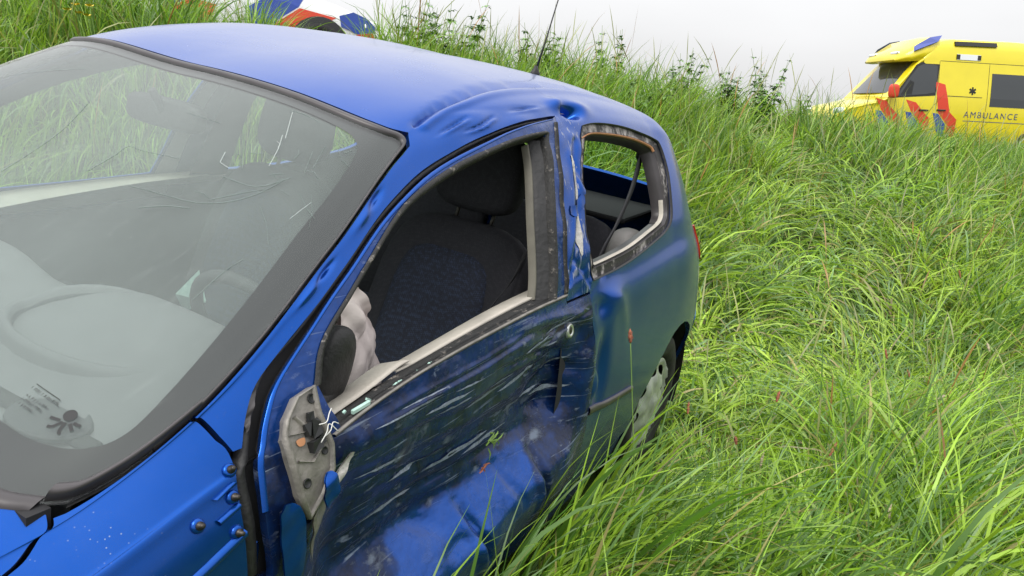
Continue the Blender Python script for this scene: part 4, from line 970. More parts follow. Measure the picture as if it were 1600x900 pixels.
# ------------------------------------------------------------------ inside the car
def pillow(c, half, R, ex=.45, taper=0, belly=0, n=28):
    """rounded cushion: a superellipsoid, R columns are its axes (width, depth, height)"""
    c = np.array(c, float); U = np.linspace(-PI/2, PI/2, n//2+1); A = np.linspace(0, 2*PI, n, endpoint=False)
    f = lambda x: np.sign(x)*np.abs(x)**ex
    rings = []
    for u in U:
        z = f(math.sin(u)); cu = abs(math.cos(u))**ex; r = []
        for a in A:
            x, y = cu*f(math.cos(a)), cu*f(math.sin(a)); k = 1-taper*(z+1)/2
            p = np.array([x*half[0]*k, y*half[1]+belly*(1-x*x)*(y > 0), z*half[2]]); r.append(c+R@p)
        rings.append(r)
    return rings
def rotY(a): return np.array([[math.cos(a), 0, math.sin(a)], [0, 1, 0], [-math.sin(a), 0, math.cos(a)]])
def seat(y):
    R = rotY(.33)@np.array([[0, 1, 0], [1, 0, 0], [0, 0, 1.0]])      # width along Y, depth along X
    mb = MB(); mb.loft(pillow((2.22, y, .70), (.262, .080, .345), R, .52, .08)); bk = carmesh(mb, 'seat', M_SEATP); bk['label'] = 'dark cloth front seat'
    mb = MB(); mb.loft(pillow((2.195, y, .69), (.175, .080, .27), R, .45, .08)); carmesh(mb, 'backrest_cloth', M_SEAT, bk)
    mb = MB(); mb.loft(pillow((1.90, y, .40), (.24, .28, .085), np.array([[0, 1, 0], [1, 0, 0], [0, 0, 1.0]]), .45)); carmesh(mb, 'seat_cushion', M_SEAT, bk)
    mb = MB(); mb.loft(pillow((2.345, y, 1.175), (.148, .060, .122), rotY(.18)@np.array([[0, 1, 0], [1, 0, 0], [0, 0, 1.0]]), .62, .12)); hr = carmesh(mb, 'headrest', M_SEATP, bk)
    for s_ in (-.06, .06):
        mb = MB(); mb.tube([(2.315, y+s_, .98), (2.365, y+s_, 1.12)], .006, 8); carmesh(mb, 'headrest_post', M_BOLT, hr)
        mb = MB(); mb.box((2.325, y+s_, 1.018), (.03, .034, .02), .006); carmesh(mb, 'post_guide', M_RUBBER, hr)
    return bk
s1 = seat(-.36); s2 = seat(.36)
for y0, y1 in ((-.56, -.01), (.01, .56)):
    mb = MB(); mb.loft(pillow((3.03, (y0+y1)/2, .66), ((y1-y0)/2, .08, .33), rotY(.30)@np.array([[0, 1, 0], [1, 0, 0], [0, 0, 1.0]]), .35, .08)); carmesh(mb, 'rear_backrest', M_SEATP)
mb = MB(); mb.loft(pillow((2.72, 0, .38), (.58, .26, .10), np.array([[0, 1, 0], [1, 0, 0], [0, 0, 1.0]]), .35)); carmesh(mb, 'rear_bench', M_SEAT)
mb = MB(); mb.box((3.38, 0, .985), (.42, 1.06, .02), .006, rotY(-.03)); carmesh(mb, 'parcel_shelf', M_INNER, smooth=False)
mb = MB(); mb.loft(pillow((3.10, -.575, .87), (.05, .10, .10), np.eye(3)[:, [1, 0, 2]], .6)); carmesh(mb, 'side_cushion', M_LINER)
def band(name, pts, wdir, wd, m, par=None):
    P = spl(np.array(pts, float), 6); wv = np.array(wdir, float); wv /= np.linalg.norm(wv); T = np.gradient(P, axis=0); T /= np.linalg.norm(T, axis=1)[:, None]
    nn = np.cross(T, wv); nn /= np.linalg.norm(nn, axis=1)[:, None]
    rings = [[p-wv*wd/2-q*.001, p-wv*wd/2+q*.001, p+wv*wd/2+q*.001, p+wv*wd/2-q*.001] for p, q in zip(P, nn)]
    mb = MB(); mb.loft(rings, cap=True); return carmesh(mb, name, m, par)
band('seat_belt', [(2.30, -.565, 1.00), (2.20, -.585, .93), (2.08, -.575, .83), (2.0, -.55, .60)], (1, .15, .25), .05, M_BELT)
band('seat_belt', [(3.12, -.56, 1.25), (3.02, -.585, 1.13), (2.90, -.60, 1.02), (2.78, -.61, .93), (2.72, -.60, .70)], (1, .1, .2), .075, M_BELT)
mb = MB(); mb.box((3.12, -.56, 1.25), (.05, .03, .06), .01); carmesh(mb, 'belt_anchor', M_RUBBER)
for sd in (1, -1):
    mb = MB(); mb.tube([(3.30, sd*.53, 1.31), (3.40, sd*.545, 1.2), (3.52, sd*.57, 1.02)], .03, 8); carmesh(mb, 'hatch_pillar_trim', M_INNER)
# dashboard: swept section with binnacle, vents and top tray
sec = [(.93, .78), (.935, .862), (1.02, .882), (1.14, .900), (1.25, .918), (1.33, .90), (1.37, .84), (1.38, .74), (1.33, .60), (1.2, .50)]
Y_ = np.linspace(-.63, .63, 23); rings = []
for y in Y_:
    hmp = .055*math.exp(-((y+.36)/.20)**4); psg = .02*math.exp(-((y-.36)/.25)**4)
    rings.append([(x+(.05*psg/.02 if i in (4, 5, 6, 7) else 0)*(psg > .004)*.6, y, z+(hmp*(1 if i in (4, 5) else .55 if i in (3, 6) else 0)+(psg if i in (3, 4, 5) else 0))) for i, (x, z) in enumerate(sec)])
mb = MB(); mb.loft([spl(r, 3) for r in rings], closed=False); dash = carmesh(mb, 'dashboard', M_DASHL)
bino = lambda k, h, zf=1.0: [(1.185+.105*math.cos(a)*k, -.30+.20*math.sin(a)*k, .912+h+.045*max(0, math.cos(a)*k)*zf) for a in np.linspace(0, 2*PI, 32, endpoint=False)]
mb = MB(); mb.loft([bino(1.12, -.03), bino(1.06, .006), bino(1.0, .016), bino(.94, .016), bino(.90, .004)]); ih = carmesh(mb, 'instrument_hood', M_DASHL, dash)
mb = MB(); mb.loft([bino(.905, .006), bino(.86, -.014), bino(.5, -.020), bino(.02, -.018)]); carmesh(mb, 'instrument_recess', M_DASH, ih)
mb = MB(); mb.box((1.0, .0, .880), (.03, 1.15, .012), .004); carmesh(mb, 'demister_slot', M_INNER, dash)
mb = MB(); mb.loft([[(1.00+.05*math.cos(a)*k, -.47+.075*math.sin(a)*k, .884+h) for a in np.linspace(0, 2*PI, 24, endpoint=False)] for k, h in ((1.0, .0), (.95, .006), (.8, .003), (.1, .002))], cap=True); carmesh(mb, 'speaker_grille', M_DASH, dash)
mb = MB(); mb.box((1.40, 0, .70), (.10, .28, .34), .03, rotY(-.15)); carmesh(mb, 'centre_console', M_DASH, dash)
# steering wheel
c = np.array([1.53, -.36, .83]); ax = np.array([.88, 0, .47]); e1 = np.array([0, 1.0, 0]); e2 = np.cross(ax, e1)
mb = MB(); mb.tube([c+.185*(math.cos(a)*e1+math.sin(a)*e2) for a in np.linspace(0, 2*PI, 40)], .014, 8, cap=False); sw = carmesh(mb, 'steering_wheel', M_DASH)
mb = MB()
for a in (-.3, PI+.3, -PI/2): mb.tube([c-ax*.01, c+.18*(math.cos(a)*e1+math.sin(a)*e2)], .013, 8)
mb.loft([[c+ax*h+r*(math.cos(t_)*e1+math.sin(t_)*e2) for t_ in np.linspace(0, 2*PI, 20, endpoint=False)] for r, h in ((.05, -.12), (.075, -.02), (.07, .02), (.03, .03))], cap=True); carmesh(mb, 'spoke', M_DASH, sw)
# slack air bag hanging from the wheel
AB = [(1.59, .985), (1.64, .985), (1.68, .925), (1.72, .85), (1.745, .77), (1.735, .66), (1.66, .62), (1.58, .64), (1.545, .74), (1.555, .82), (1.575, .90)]
P, F, o2, h2 = tri2d(cl(AB, 3), [], .006); fo = lambda k1, k2, ph: 1-2*np.abs(np.sin(k1*P[:, 0]+k2*P[:, 1]+ph+.8*np.sin(17*P[:, 1]+9*P[:, 0]))); wv = .013*fo(22, 9, 0)+.010*fo(-15, 24, 1)+.005*fo(41, 30, 2)+.002*fo(-60, 52, .5)
edge = sm(dpoly(P, np.array(o2)), 0, .05); A_ = np.stack([P[:, 0], -.50-.032*edge+wv*.9, P[:, 1]], 1); B_ = np.stack([P[:, 0], -.49+.05*edge+wv*.5, P[:, 1]], 1); k = len(P)
mb = MB(); mb.add(np.vstack([A_, B_]), [tuple(f) for f in F]+[tuple(np.array(f)[::-1]+k) for f in F]); carmesh(mb, 'air_bag', M_CLOTH)
mb = MB(); mb.loft(pillow((1.392, -.655, .925), (.028, .045, .075), rotY(.25)@np.array([[0, 1, 0], [1, 0, 0], [0, 0, 1.0]]), .75)); mb.box((1.37, -.66, .86), (.06, .04, .07), .012); carmesh(mb, 'mirror_cover', M_RUBBER)
mb = MB(); mb.loft(pillow((1.575, .03, 1.255), (.12, .022, .034), rotY(.1)@np.array([[0, 1, 0], [1, 0, 0], [0, 0, 1.0]]), .5)); mi = carmesh(mb, 'rear_view_mirror', M_RUBBER)
mb = MB(); mb.tube([(1.56, .02, 1.26), (1.53, .02, 1.305)], .009, 8); carmesh(mb, 'mirror_stalk', M_RUBBER, mi)
# far door trim seen through the screen
strip('door_trim', [(1.25, .63), (1.5, .60), (1.9, .60), (2.3, .61)], [(-.004, -.034), (-.016, -.036), (-.02, -.05), (-.014, -.10), (.05, -.12)], M_TRIM, side=-1)
# glass fragments on the dash and along the slot
for i in range(10):
    mb = MB(); u = rng.uniform(1.29, 1.62); p, n = uvp(u, .6135+.004*rng.random(), .0); mb.box(p-n*.01, (rng.uniform(.004, .016), .004, .004), 0, rotY(rng.uniform(-.6, .6))); carmesh(mb, 'glass_fragment', M_SHARD, door_l, smooth=False)
mb = MB(); p, n = uvp(1.345, .618, .002); mb.box(p, (.045, .006, .008), .001, rotY(-.1))
carmesh(mb, 'glass_fragment', M_SHARD, smooth=False)
mb = MB(); mb.add([(1.47, -.155, .90), (1.56, -.12, .93), (1.545, -.165, .87), (1.50, -.15, .85)], [(0, 1, 2, 3)]); carmesh(mb, 'glass_fragment', M_SHARD, smooth=False)

# ------------------------------------------------------------------ ambulance on the dike road
M_YEL = mat('yellow_vehicle_paint', (.72, .60, .012), .35, coat=.6, noise=.04, nscale=3)
M_STR_R = mat('red_reflective_stripe', (.62, .05, .02), .5); M_STR_B = mat('blue_reflective_stripe', (.02, .06, .33), .5)
M_WHITE = mat('white_vehicle_paint', (.74, .75, .76), .35, coat=.6)
M_DGLASS = mat('dark_tinted_glass', (.035, .04, .045), .08, spec=.6); M_VGLASS = glass('vehicle_glass', (.62, .70, .68), .02, (.5, .5, .5))
M_LAMP = mat('clear_lamp', (.7, .72, .74), .15, coat=1); M_BLUEL = mat('blue_beacon_lens', (.05, .08, .35), .2, coat=.5)
AO = np.array([7.0015, 18.6974, -.8046])+EYE
def amat(y, pt, ro):
    cz, sz = math.cos(y), math.sin(y); cp, sp = math.cos(pt), math.sin(pt); c, s_ = math.cos(ro), math.sin(ro)
    return np.array([[cz, -sz, 0], [sz, cz, 0], [0, 0, 1]])@np.array([[cp, 0, sp], [0, 1, 0], [-sp, 0, cp]])@np.array([[1, 0, 0], [0, c, -s_], [0, s_, c]])
AR = amat(.10308, .02375, .00127)
amb = empty('ambulance', AO, M=AR)
tag(amb, 'yellow ambulance van with red and blue slanted stripes on the road above the grass', 'ambulance')
VZ = np.array([.30, .42, .70, 1.05, 1.35, 1.7, 2.05, 2.2, 2.42, 2.55, 2.62])
VY = np.array([.90, .955, .975, .985, .97, .92, .865, .85, .825, .78, .70])
def vside(z): return float(np.interp(z, VZ, VY))
def vring(x, top, wk=1.0, rnd=.10):
    """half ring from sill to the roof centre, then mirrored"""
    zs = [.30, .42, .70, 1.05, 1.30, 1.6, 1.95, 2.15, 2.4]
    P = []
    for z in zs:
        zz = min(z, top-rnd); P.append((vside(zz)*wk, zz))
    y0 = vside(top-rnd)*wk
    P += [(y0-.015*wk-rnd*.25, top-rnd*.35), (y0-rnd*1.1, top-.02), (y0*.5, top+.0), (0, top+.02)]
    L_ = [(x, -y, z) for y, z in P]; return L_+[(x, y, z) for y, z in P[:-1]][::-1]
def vbody(st): 
    mb = MB(); mb.loft([vring(*a) for a in st], closed=False, cap=False)
    for a, f in ((st[0], 1), (st[-1], -1)):
        r = vring(*a); mb.add(r, [tuple(range(len(r)))[::f]])
    return mb
mb = vbody([(.0, .80, .86, .12), (.06, .95, .92, .12), (.25, 1.06, .96, .10), (.6, 1.14, .985, .08), (.95, 1.22, 1.0, .07), (1.08, 1.28, 1.0, .06)]); mb.build('bonnet', M_YEL, amb)
mb = vbody([(1.09, 1.29, 1.0, .05), (1.30, 1.545, 1.0, .06), (1.55, 1.85, 1.0, .07), (1.78, 2.12, 1.0, .08), (1.86, 2.18, 1.0, .08)]); mb.build('cab', M_YEL, amb)
mb = vbody([(1.862, 2.20, 1.0, .08), (1.95, 2.34, 1.0, .12), (2.15, 2.55, 1.0, .14), (2.5, 2.62, 1.0, .13), (4.0, 2.64, 1.0, .12), (5.7, 2.60, 1.0, .12), (5.92, 2.52, .98, .14), (5.96, 2.4, .95, .14)]); mb.build('body', M_YEL, amb)
# roof fairing over the windscreen, with beacons
fr_ = []
for x, zl, zh, w_ in ((1.30, 2.10, 2.14, .60), (1.38, 2.08, 2.24, .72), (1.6, 2.08, 2.36, .80), (1.9, 2.10, 2.56, .83), (2.2, 2.14, 2.64, .82)):
    fr_.append([(x, -w_, zl), (x, -w_-.01, (zl+zh)/2-.03), (x, -w_+.05, zh-.05), (x, -w_+.16, zh), (x, 0, zh+.03), (x, w_-.16, zh), (x, w_-.05, zh-.05), (x, w_+.01, (zl+zh)/2-.03), (x, w_, zl), (x, 0, zl)])
mb = MB(); mb.loft(fr_, cap=True); ff = mb.build('roof_fairing', M_YEL, amb)
def quad_prism(P, d, name, m, par=amb, loc=None):
    """a flat outline given in (x, z) on the left side, lifted a little off it"""
    P = np.array(dens(np.array(P, float), .2)); V = [(x, -vside(z)-d, z) for x, z in P]; W2 = [(x, -vside(z)+.02, z) for x, z in P]; k = len(P)
    mb = MB(); T, F, o2, h2 = tri2d(P, [], .2); mb.add([(x, -vside(z)-d, z) for x, z in T], [tuple(f) for f in F])
    mb.add(V+W2, [(i, (i+1) % k, k+(i+1) % k, k+i) for i in range(k)]); return mb.build(name, m, par, smooth=False)
mb = MB(); mb.add([(1.62, -.845, 2.30), (2.12, -.865, 2.52), (2.22, -.80, 2.655), (1.95, -.79, 2.60), (1.66, -.78, 2.42)], [(0, 1, 2, 3, 4)]); mb.add([(1.62, -.80, 2.28), (2.12, -.82, 2.50), (2.22, -.74, 2.63), (1.95, -.73, 2.57), (1.66, -.72, 2.40)], [(4, 3, 2, 1, 0)]); mb.build('beacon', M_BLUEL, ff, smooth=False)
mb = MB(); mb.add([(1.62, .845, 2.30), (2.12, .865, 2.52), (2.22, .80, 2.655), (1.95, .79, 2.60), (1.66, .78, 2.42)], [(4, 3, 2, 1, 0)]); mb.build('beacon', M_BLUEL, ff, smooth=False)
mb = MB(); mb.box((1.40, -.45, 2.25), (.08, .30, .07), .02); mb.build('front_lamp', M_LAMP, ff); mb = MB(); mb.box((1.40, .45, 2.25), (.08, .30, .07), .02); mb.build('front_lamp', M_LAMP, ff)
# windscreen: a curved sheet just proud of the cab
mb = MB(); mb.loft([[(x+.10*(abs(y)/.8)**2-.035, y*k, z+.012) for y in np.linspace(-.80, .80, 13)] for x, z, k in ((1.13, 1.36, 1.10), (1.33, 1.60, 1.06), (1.55, 1.865, 1.0), (1.74, 2.09, .96))], closed=False); mb.build('windscreen', M_DGLASS, amb)
dw = quad_prism([(1.27, 1.30), (1.50, 1.33), (1.9, 1.37), (2.16, 1.42), (2.19, 1.70), (2.19, 2.0), (2.10, 2.02), (1.86, 2.02), (1.74, 1.97), (1.50, 1.66)], .006, 'door_window', M_DGLASS)
quad_prism([(1.18, 1.26), (1.5, 1.29), (2.2, 1.36), (2.235, 2.06), (1.80, 2.06), (1.70, 2.0)], .002, 'window_rubber', M_RUBBER)
quad_prism([(1.36, 1.34), (1.62, 1.36), (1.66, 1.62), (1.56, 1.66)], .009, 'mirror_glass_view', M_BLACK, dw)
quad_prism([(3.5, 1.18), (5.0, 1.18), (5.0, 1.90), (3.5, 1.90)], .006, 'side_window', M_DGLASS)
for x, w_, z in ((1.95, .22, 1.03), (2.36, .22, 1.05)):
    mb = MB(); mb.box((x, -1.0, z), (w_, .03, .035), .01); mb.build('door_handle', M_BOLT, amb)
for x in (1.25, 2.23, 3.42, 5.2): quad_prism([(x, .5), (x+.010, .5), (x+.010, 1.25 if x < 2 else 2.1), (x, 1.25 if x < 2 else 2.1)], .0015, 'door_seam', M_BOLT)
quad_prism([(2.24, 2.105), (5.9, 2.105), (5.9, 2.118), (2.24, 2.118)], .0015, 'roof_seam', M_BOLT)
quad_prism([(2.4, 1.36), (3.3, 1.36), (3.3, 1.372), (2.4, 1.372)], .0015, 'side_rail', M_BOLT)
# mirror
mb = MB(); mb.loft(pillow((1.10, -1.13, 1.40), (.11, .07, .15), np.eye(3), .6)); am = mb.build('side_mirror', M_STR_R, amb); mb = MB(); mb.tube([(1.2, -.96, 1.33), (1.12, -1.08, 1.36)], .035, 8); mb.build('mirror_arm', M_RUBBER, am)
# slanted stripes, red over blue
for x in (.98, 1.68, 2.33):
    tp = 1.66 if x > 2 else 1.24 if x > .5 else 1.05
    quad_prism([(x-.17, tp), (x+.07, tp-.05), (x+.24, 1.02), (x+.44, .86), (x+.44, .40), (x+.22, .40), (x+.23, .74), (x-.03, 1.0)], .004, 'red_stripe', M_STR_R)
    quad_prism([(x-.15, .98), (x-.02, .97), (x+.20, .73), (x+.20, .40), (x+.08, .40)], .004, 'blue_stripe', M_STR_B)
for sd in (-1, 1):
    mb = MB(); mb.loft(pillow((.14, sd*.72, .92), (.12, .17, .09), np.eye(3), .7)); mb.build('headlight', M_LAMP, amb)
quad_prism([(2.62, 2.16), (3.18, 2.16), (3.18, 2.28), (2.62, 2.28)], .012, 'marker_lamp', M_LAMP)
for x in (2.65, 3.15): quad_prism([(x-.04, 2.17), (x+.04, 2.17), (x+.04, 2.27), (x-.04, 2.27)], .018, 'lamp_end', M_BOLT)
quad_prism([(2.55, 2.545), (3.55, 2.565), (3.55, 2.475), (2.55, 2.455)], .03, 'work_lamp', M_RUBBER)
# round rescue emblem: a six-armed star
mb = MB()
for k in range(3):
    a = k*PI/3+PI/2; d = np.array([math.cos(a), math.sin(a)]); q = np.array([-d[1], d[0]])
    c4 = [(d*s1_*.085+q*s2_*.02) for s1_, s2_ in ((-1, -1), (1, -1), (1, 1), (-1, 1))]
    mb.add([(3.06+c_[0], -vside(1.50+c_[1])-.004-.001*k, 1.50+c_[1]) for c_ in c4], [(0, 1, 2, 3)])
mb.build('star_emblem', M_BLACK, amb, smooth=False)
def lettering(txt, x, z, size, m, par, sp=1.25, name='lettering'):
    cu = bpy.data.curves.new('lettering', 'FONT'); cu.body = txt; cu.size = size; cu.space_character = sp; cu.extrude = .001
    tmp = bpy.data.objects.new('lettering', cu); COL.objects.link(tmp); dg = bpy.context.evaluated_depsgraph_get(); bpy.context.view_layer.update()
    me = bpy.data.meshes.new_from_object(tmp.evaluated_get(bpy.context.evaluated_depsgraph_get())); bpy.data.objects.remove(tmp)
    V = [(x+v.co.x, -vside(z+v.co.y)-.004-v.co.z, z+v.co.y) for v in me.vertices]; F = [tuple(p.vertices) for p in me.polygons]
    o = mesh(name, V, F, m, par, smooth=False); bpy.data.meshes.remove(me); return o
M_INK = mat('dark_blue_lettering', (.06, .08, .16), .5)
lettering('AMBULANCE', 2.92, .92, .19, M_INK, amb, 1.25)
mb = MB(); mb.add([(2.92, -vside(.84)-.003, .835), (4.5, -vside(.84)-.003, .835), (4.5, -vside(.84)-.003, .85), (2.92, -vside(.84)-.003, .85)], [(0, 1, 2, 3)]); mb.build('lettering_line', M_INK, amb, smooth=False)
def simple_wheel(par, x, y, z, r):
    sd = 1 if y > 0 else -1
    ring = lambda rr, o: [(x+rr*math.cos(a), y+sd*o, z+rr*math.sin(a)) for a in np.linspace(0, 2*PI, 28, endpoint=False)]
    mb = MB(); mb.loft([ring(r*.6, -.2), ring(r*.95, -.2), ring(r, -.16), ring(r, -.04), ring(r*.93, 0), ring(r*.68, .005), ring(r*.65, -.02)]); wv = mb.build('wheel', M_TYRE, par)
    mb = MB(); mb.loft([ring(r*.66, -.02), ring(r*.60, -.005), ring(r*.45, -.02), ring(r*.2, -.01), ring(r*.05, .0)], cap=True); mb.build('rim', M_HUB, wv)
for x in (.95, 4.6):
    for y in (-.97, .97): simple_wheel(amb, x, y, .34, .34)

# ------------------------------------------------------------------ police car on the dike
pdir = math.radians(34.0)
def world_px(px, py, dist):
    d = CFW+CRT*((px-800)/1220.784)+CUP*((450-py)/1220.784); return EYE+d*dist
PWH = world_px(496, 80, 9.0)               # hub of the wheel that shows
PR = np.array([[math.cos(pdir), -math.sin(pdir), 0], [math.sin(pdir), math.cos(pdir), 0], [0, 0, 1]])@rotY(.03)
POL_O = PWH-PR@np.array([-.82, -.80, .33])
pol = empty('police_car', POL_O, M=PR)     # local: nose towards +X at x = 0, side towards the viewer is -Y
tag(pol, 'white police car with blue and red diagonal stripes standing on the dike behind the roof', 'police car')
PZ = np.array([.22, .35, .6, .85, .95, 1.3, 1.5]); PY = np.array([.80, .86, .885, .86, .82, .70, .60])
def pside(z): return float(np.interp(z, PZ, PY))
def pring(x, top, wk, rnd):
    P = []
    for z in (.22, .35, .5, .65, .8, .92, 1.1, 1.3):
        zz = min(z, top-rnd); P.append((pside(zz)*wk, zz))
    y0 = pside(top-rnd)*wk; P += [(y0-rnd*.4, top-rnd*.3), (y0-rnd*1.2, top-.01), (y0*.5, top+.01), (0, top+.02)]
    L_ = [(x, -y, z) for y, z in P]; return L_+[(x, y, z) for y, z in P[:-1]][::-1]
def ploft(st):
    mb = MB(); mb.loft([pring(*a) for a in st], closed=False)
    for a, f in ((st[0], 1), (st[-1], -1)): r = pring(*a); mb.add(r, [tuple(range(len(r)))[::f]])
    return mb
ploft([(0, .55, .80, .12), (-.06, .68, .88, .10), (-.25, .78, .95, .09), (-.6, .88, .99, .08), (-1.1, .97, 1.0, .07), (-1.25, 1.0, 1.0, .06)]).build('bonnet', M_WHITE, pol)
ploft([(-1.252, 1.01, 1.0, .05), (-1.6, 1.22, 1.0, .07), (-2.0, 1.46, 1.0, .10), (-2.6, 1.52, 1.0, .12), (-3.6, 1.50, 1.0, .12), (-4.1, 1.40, .98, .12), (-4.45, 1.0, .95, .10), (-4.52, .8, .9, .1)]).build('body', M_WHITE, pol)
def pquad(P, d, name, m):
    P = dens(np.array(P, float), .12); T, F, o2, h2 = tri2d(P, [], .12); k = len(o2)
    wk = lambda x: np.interp(x, [-1.1, -.6, -.25, -.06, 0], [1, .99, .95, .88, .80])
    mb = MB(); mb.add([(x, -pside(z)*wk(x)-d, z) for x, z in T], [tuple(f) for f in F])
    mb.add([(x, -pside(z)*wk(x)-d, z) for x, z in o2]+[(x, -pside(z)*wk(x)+.01, z) for x, z in o2], [(i, (i+1) % k, k+(i+1) % k, k+i) for i in range(k)]); return mb.build(name, m, pol, smooth=False)
pquad([(-1.62, .30), (-1.62, .72), (-1.18, 1.00), (-.93, .98), (-1.06, .78), (-1.30, .62)], .004, 'blue_stripe', M_STR_B)
pquad([(-1.60, .28), (-1.30, .60), (-1.05, .77), (-.62, .71), (-.80, .62), (-1.05, .58), (-1.17, .42), (-1.19, .28)], .004, 'red_stripe', M_STR_R)
pquad([(-.56, .62), (-.58, .74), (-.40, .80), (-.20, .74), (-.10, .66), (-.12, .60), (-.36, .56), (-.48, .60)], .004, 'blue_stripe', M_STR_B)
pquad([(-.40, .50), (-.36, .555), (-.14, .59), (-.10, .52), (-.2, .46)], .004, 'red_stripe', M_STR_R)
pquad([(-2.45, .62), (-2.45, .95), (-2.0, .98), (-2.2, .75)], .004, 'blue_stripe', M_STR_B)
pquad([(-2.45, .30), (-2.45, .60), (-2.2, .74), (-1.95, .70), (-2.1, .30)], .004, 'red_stripe', M_STR_R)
mb = MB(); A = np.linspace(-.25, PI+.25, 20)
mb.loft([[(-.82+r*math.cos(a), y, .33+r*math.sin(a)) for a in A] for r, y in ((.375, -.892), (.37, -.895), (.2, -.893))], closed=False); mb.build('wheel_arch', M_BLACK, pol)
for x in (-.82, -3.5):
    for y in (-.80, .80): simple_wheel(pol, x, y*1.125, .33, .32)
for sd in (-1, 1):
    mb = MB(); mb.loft(pillow((-.12, sd*.62, .68), (.10, .16, .07), np.eye(3), .7)); mb.build('headlight', M_LAMP, pol)
mb = MB(); mb.loft([[(x+.05*abs(y), y, z) for y in np.linspace(-w_, w_, 9)] for x, z, w_ in ((-1.30, 1.06, .72), (-1.66, 1.28, .64), (-1.98, 1.47, .56))], closed=False); mb.build('windscreen', M_DGLASS, pol)
mb = MB(); mb.box((-2.5, 0, 1.60), (.28, 1.0, .10), .03); mb.build('light_bar', M_BLUEL, pol)
pquad([(-1.75, 1.02), (-2.9, 1.04), (-2.9, 1.40), (-2.15, 1.40)], .004, 'side_window', M_DGLASS)

# ------------------------------------------------------------------ single plants that stand out of the grass
M_SEEDR = mat('red_brown_seed_head', (.30, .10, .055), .85, noise=.3, nscale=60, bump=.8, bscale=150); M_SEEDP = mat('pale_seed_head', (.42, .36, .24), .85, noise=.3, nscale=60, bump=.8, bscale=150)
M_STALK = mat('green_stalk', (.16, .27, .05), .6); M_PETAL = mat('yellow_petal', (.75, .55, .02), .5); M_LEAFP = mat('broad_grass_leaf', (.15, .32, .03), .4)
def stalk(name, base, tip, sag, m, hl, hr, rad=.0016):
    base = np.array(base, float); tip = np.array(tip, float); o = empty(name, base); mid = (base+tip)/2+np.array([0, 0, sag]); L_ = spl([base, mid, tip], 8)-base
    mb = MB(); mb.tube(L_, np.linspace(rad*1.3, rad*.7, len(L_)), 6); mb.build('stem', M_STALK, o)
    d = L_[-1]-L_[-2]; d /= np.linalg.norm(d); a = np.cross(d, [0, 0, 1.0]); a /= np.linalg.norm(a)+1e-9; b = np.cross(d, a)
    rings = []
    for i, t_ in enumerate(np.linspace(0, 1, 9)):
        r = hr*math.sin(PI*min(1, t_*.9+.08))**.7*(1+.25*math.sin(i*2.4)); c_ = L_[-1]+d*hl*(t_-.35)
        rings.append([c_+r*(1+.25*math.sin(3*k+i))*(math.cos(2*PI*k/8)*a+math.sin(2*PI*k/8)*b) for k in range(8)])
    mb = MB(); mb.loft(rings, cap=True); mb.build('seed_head', m, o); return o
def gnd(x, y): return float(ground_z(np.array([x]), np.array([y]))[0])
def ground_at(px, py):
    """where the view through a point of the picture meets the top of the sward"""
    for dist in np.arange(.8, 16, .03):
        p = world_px(px, py, dist)
        if p[2] < gnd(p[0], p[1])+.38: return p
    return p
def drop(px, py, dx, dy, label, m, hl=.05, hr=.006, grp=None, sag=.05, lift_=.0):
    p = ground_at(px, py)+np.array([0, 0, lift_]); b = np.array([p[0]+dx, p[1]+dy, 0]); b[2] = gnd(b[0], b[1])
    o = stalk('seed_stalk', b, p, sag, m, hl, hr); tag(o, label, 'grass stalk', grp); return o

# seed stalks that can be told apart in front
for px, py, dx, dy, lab, mt_, hl_, hr_ in (
    (1470, 622, -.62, -.30, 'long pale stalk lying across the lower right grass with a buff seed head', M_SEEDP, .060, .0075),
    (1150, 690, .04, -.10, 'upright stalk with a small rust red head in the middle of the foreground grass', M_SEEDR, .030, .0060),
    (1300, 705, -.16, -.10, 'stalk with a brown drooping head low in the right foreground', M_SEEDR, .060, .0055),
    (1215, 622, -.10, -.12, 'stalk with a forked rust red head a step out from the rear wheel', M_SEEDR, .050, .0065),
    (1385, 555, .05, -.10, 'stalk with a reddish brown head among the far right lodged grass', M_SEEDR, .060, .0060),
    (1420, 585, .06, -.12, 'short stalk with an orange brown head right of the lodged grass patch', M_SEEDR, .040, .0055),
    (1545, 545, .05, -.15, 'hooked stalk with a buff nodding head at the right edge', M_SEEDP, .060, .0070),
    (1500, 430, .05, -.10, 'slim stalk with a russet head on the upper right slope', M_SEEDR, .070, .0065),
    (1075, 640, -.05, -.15, 'red stalk head lying beside the rear wheel', M_SEEDR, .050, .0050),
    (1390, 800, -.05, -.10, 'pale narrow seed head leaning in the lower right corner', M_SEEDP, .055, .0045),
    (1190, 720, -.05, -.06, 'pale drooping seed head in the foreground below the rust red one', M_SEEDP, .060, .0045)):
    drop(px, py, dx, dy, lab, mt_, hl_, hr_)
p_ = world_px(985, 528, 1.92); b_ = world_px(1026, 700, 1.95); b_[2] = gnd(b_[0], b_[1])
tag(stalk('seed_stalk', b_, p_, .0, M_SEEDR, .036, .0055), 'thin upright stalk with a red tip standing in front of the blue rear panel', 'grass stalk')
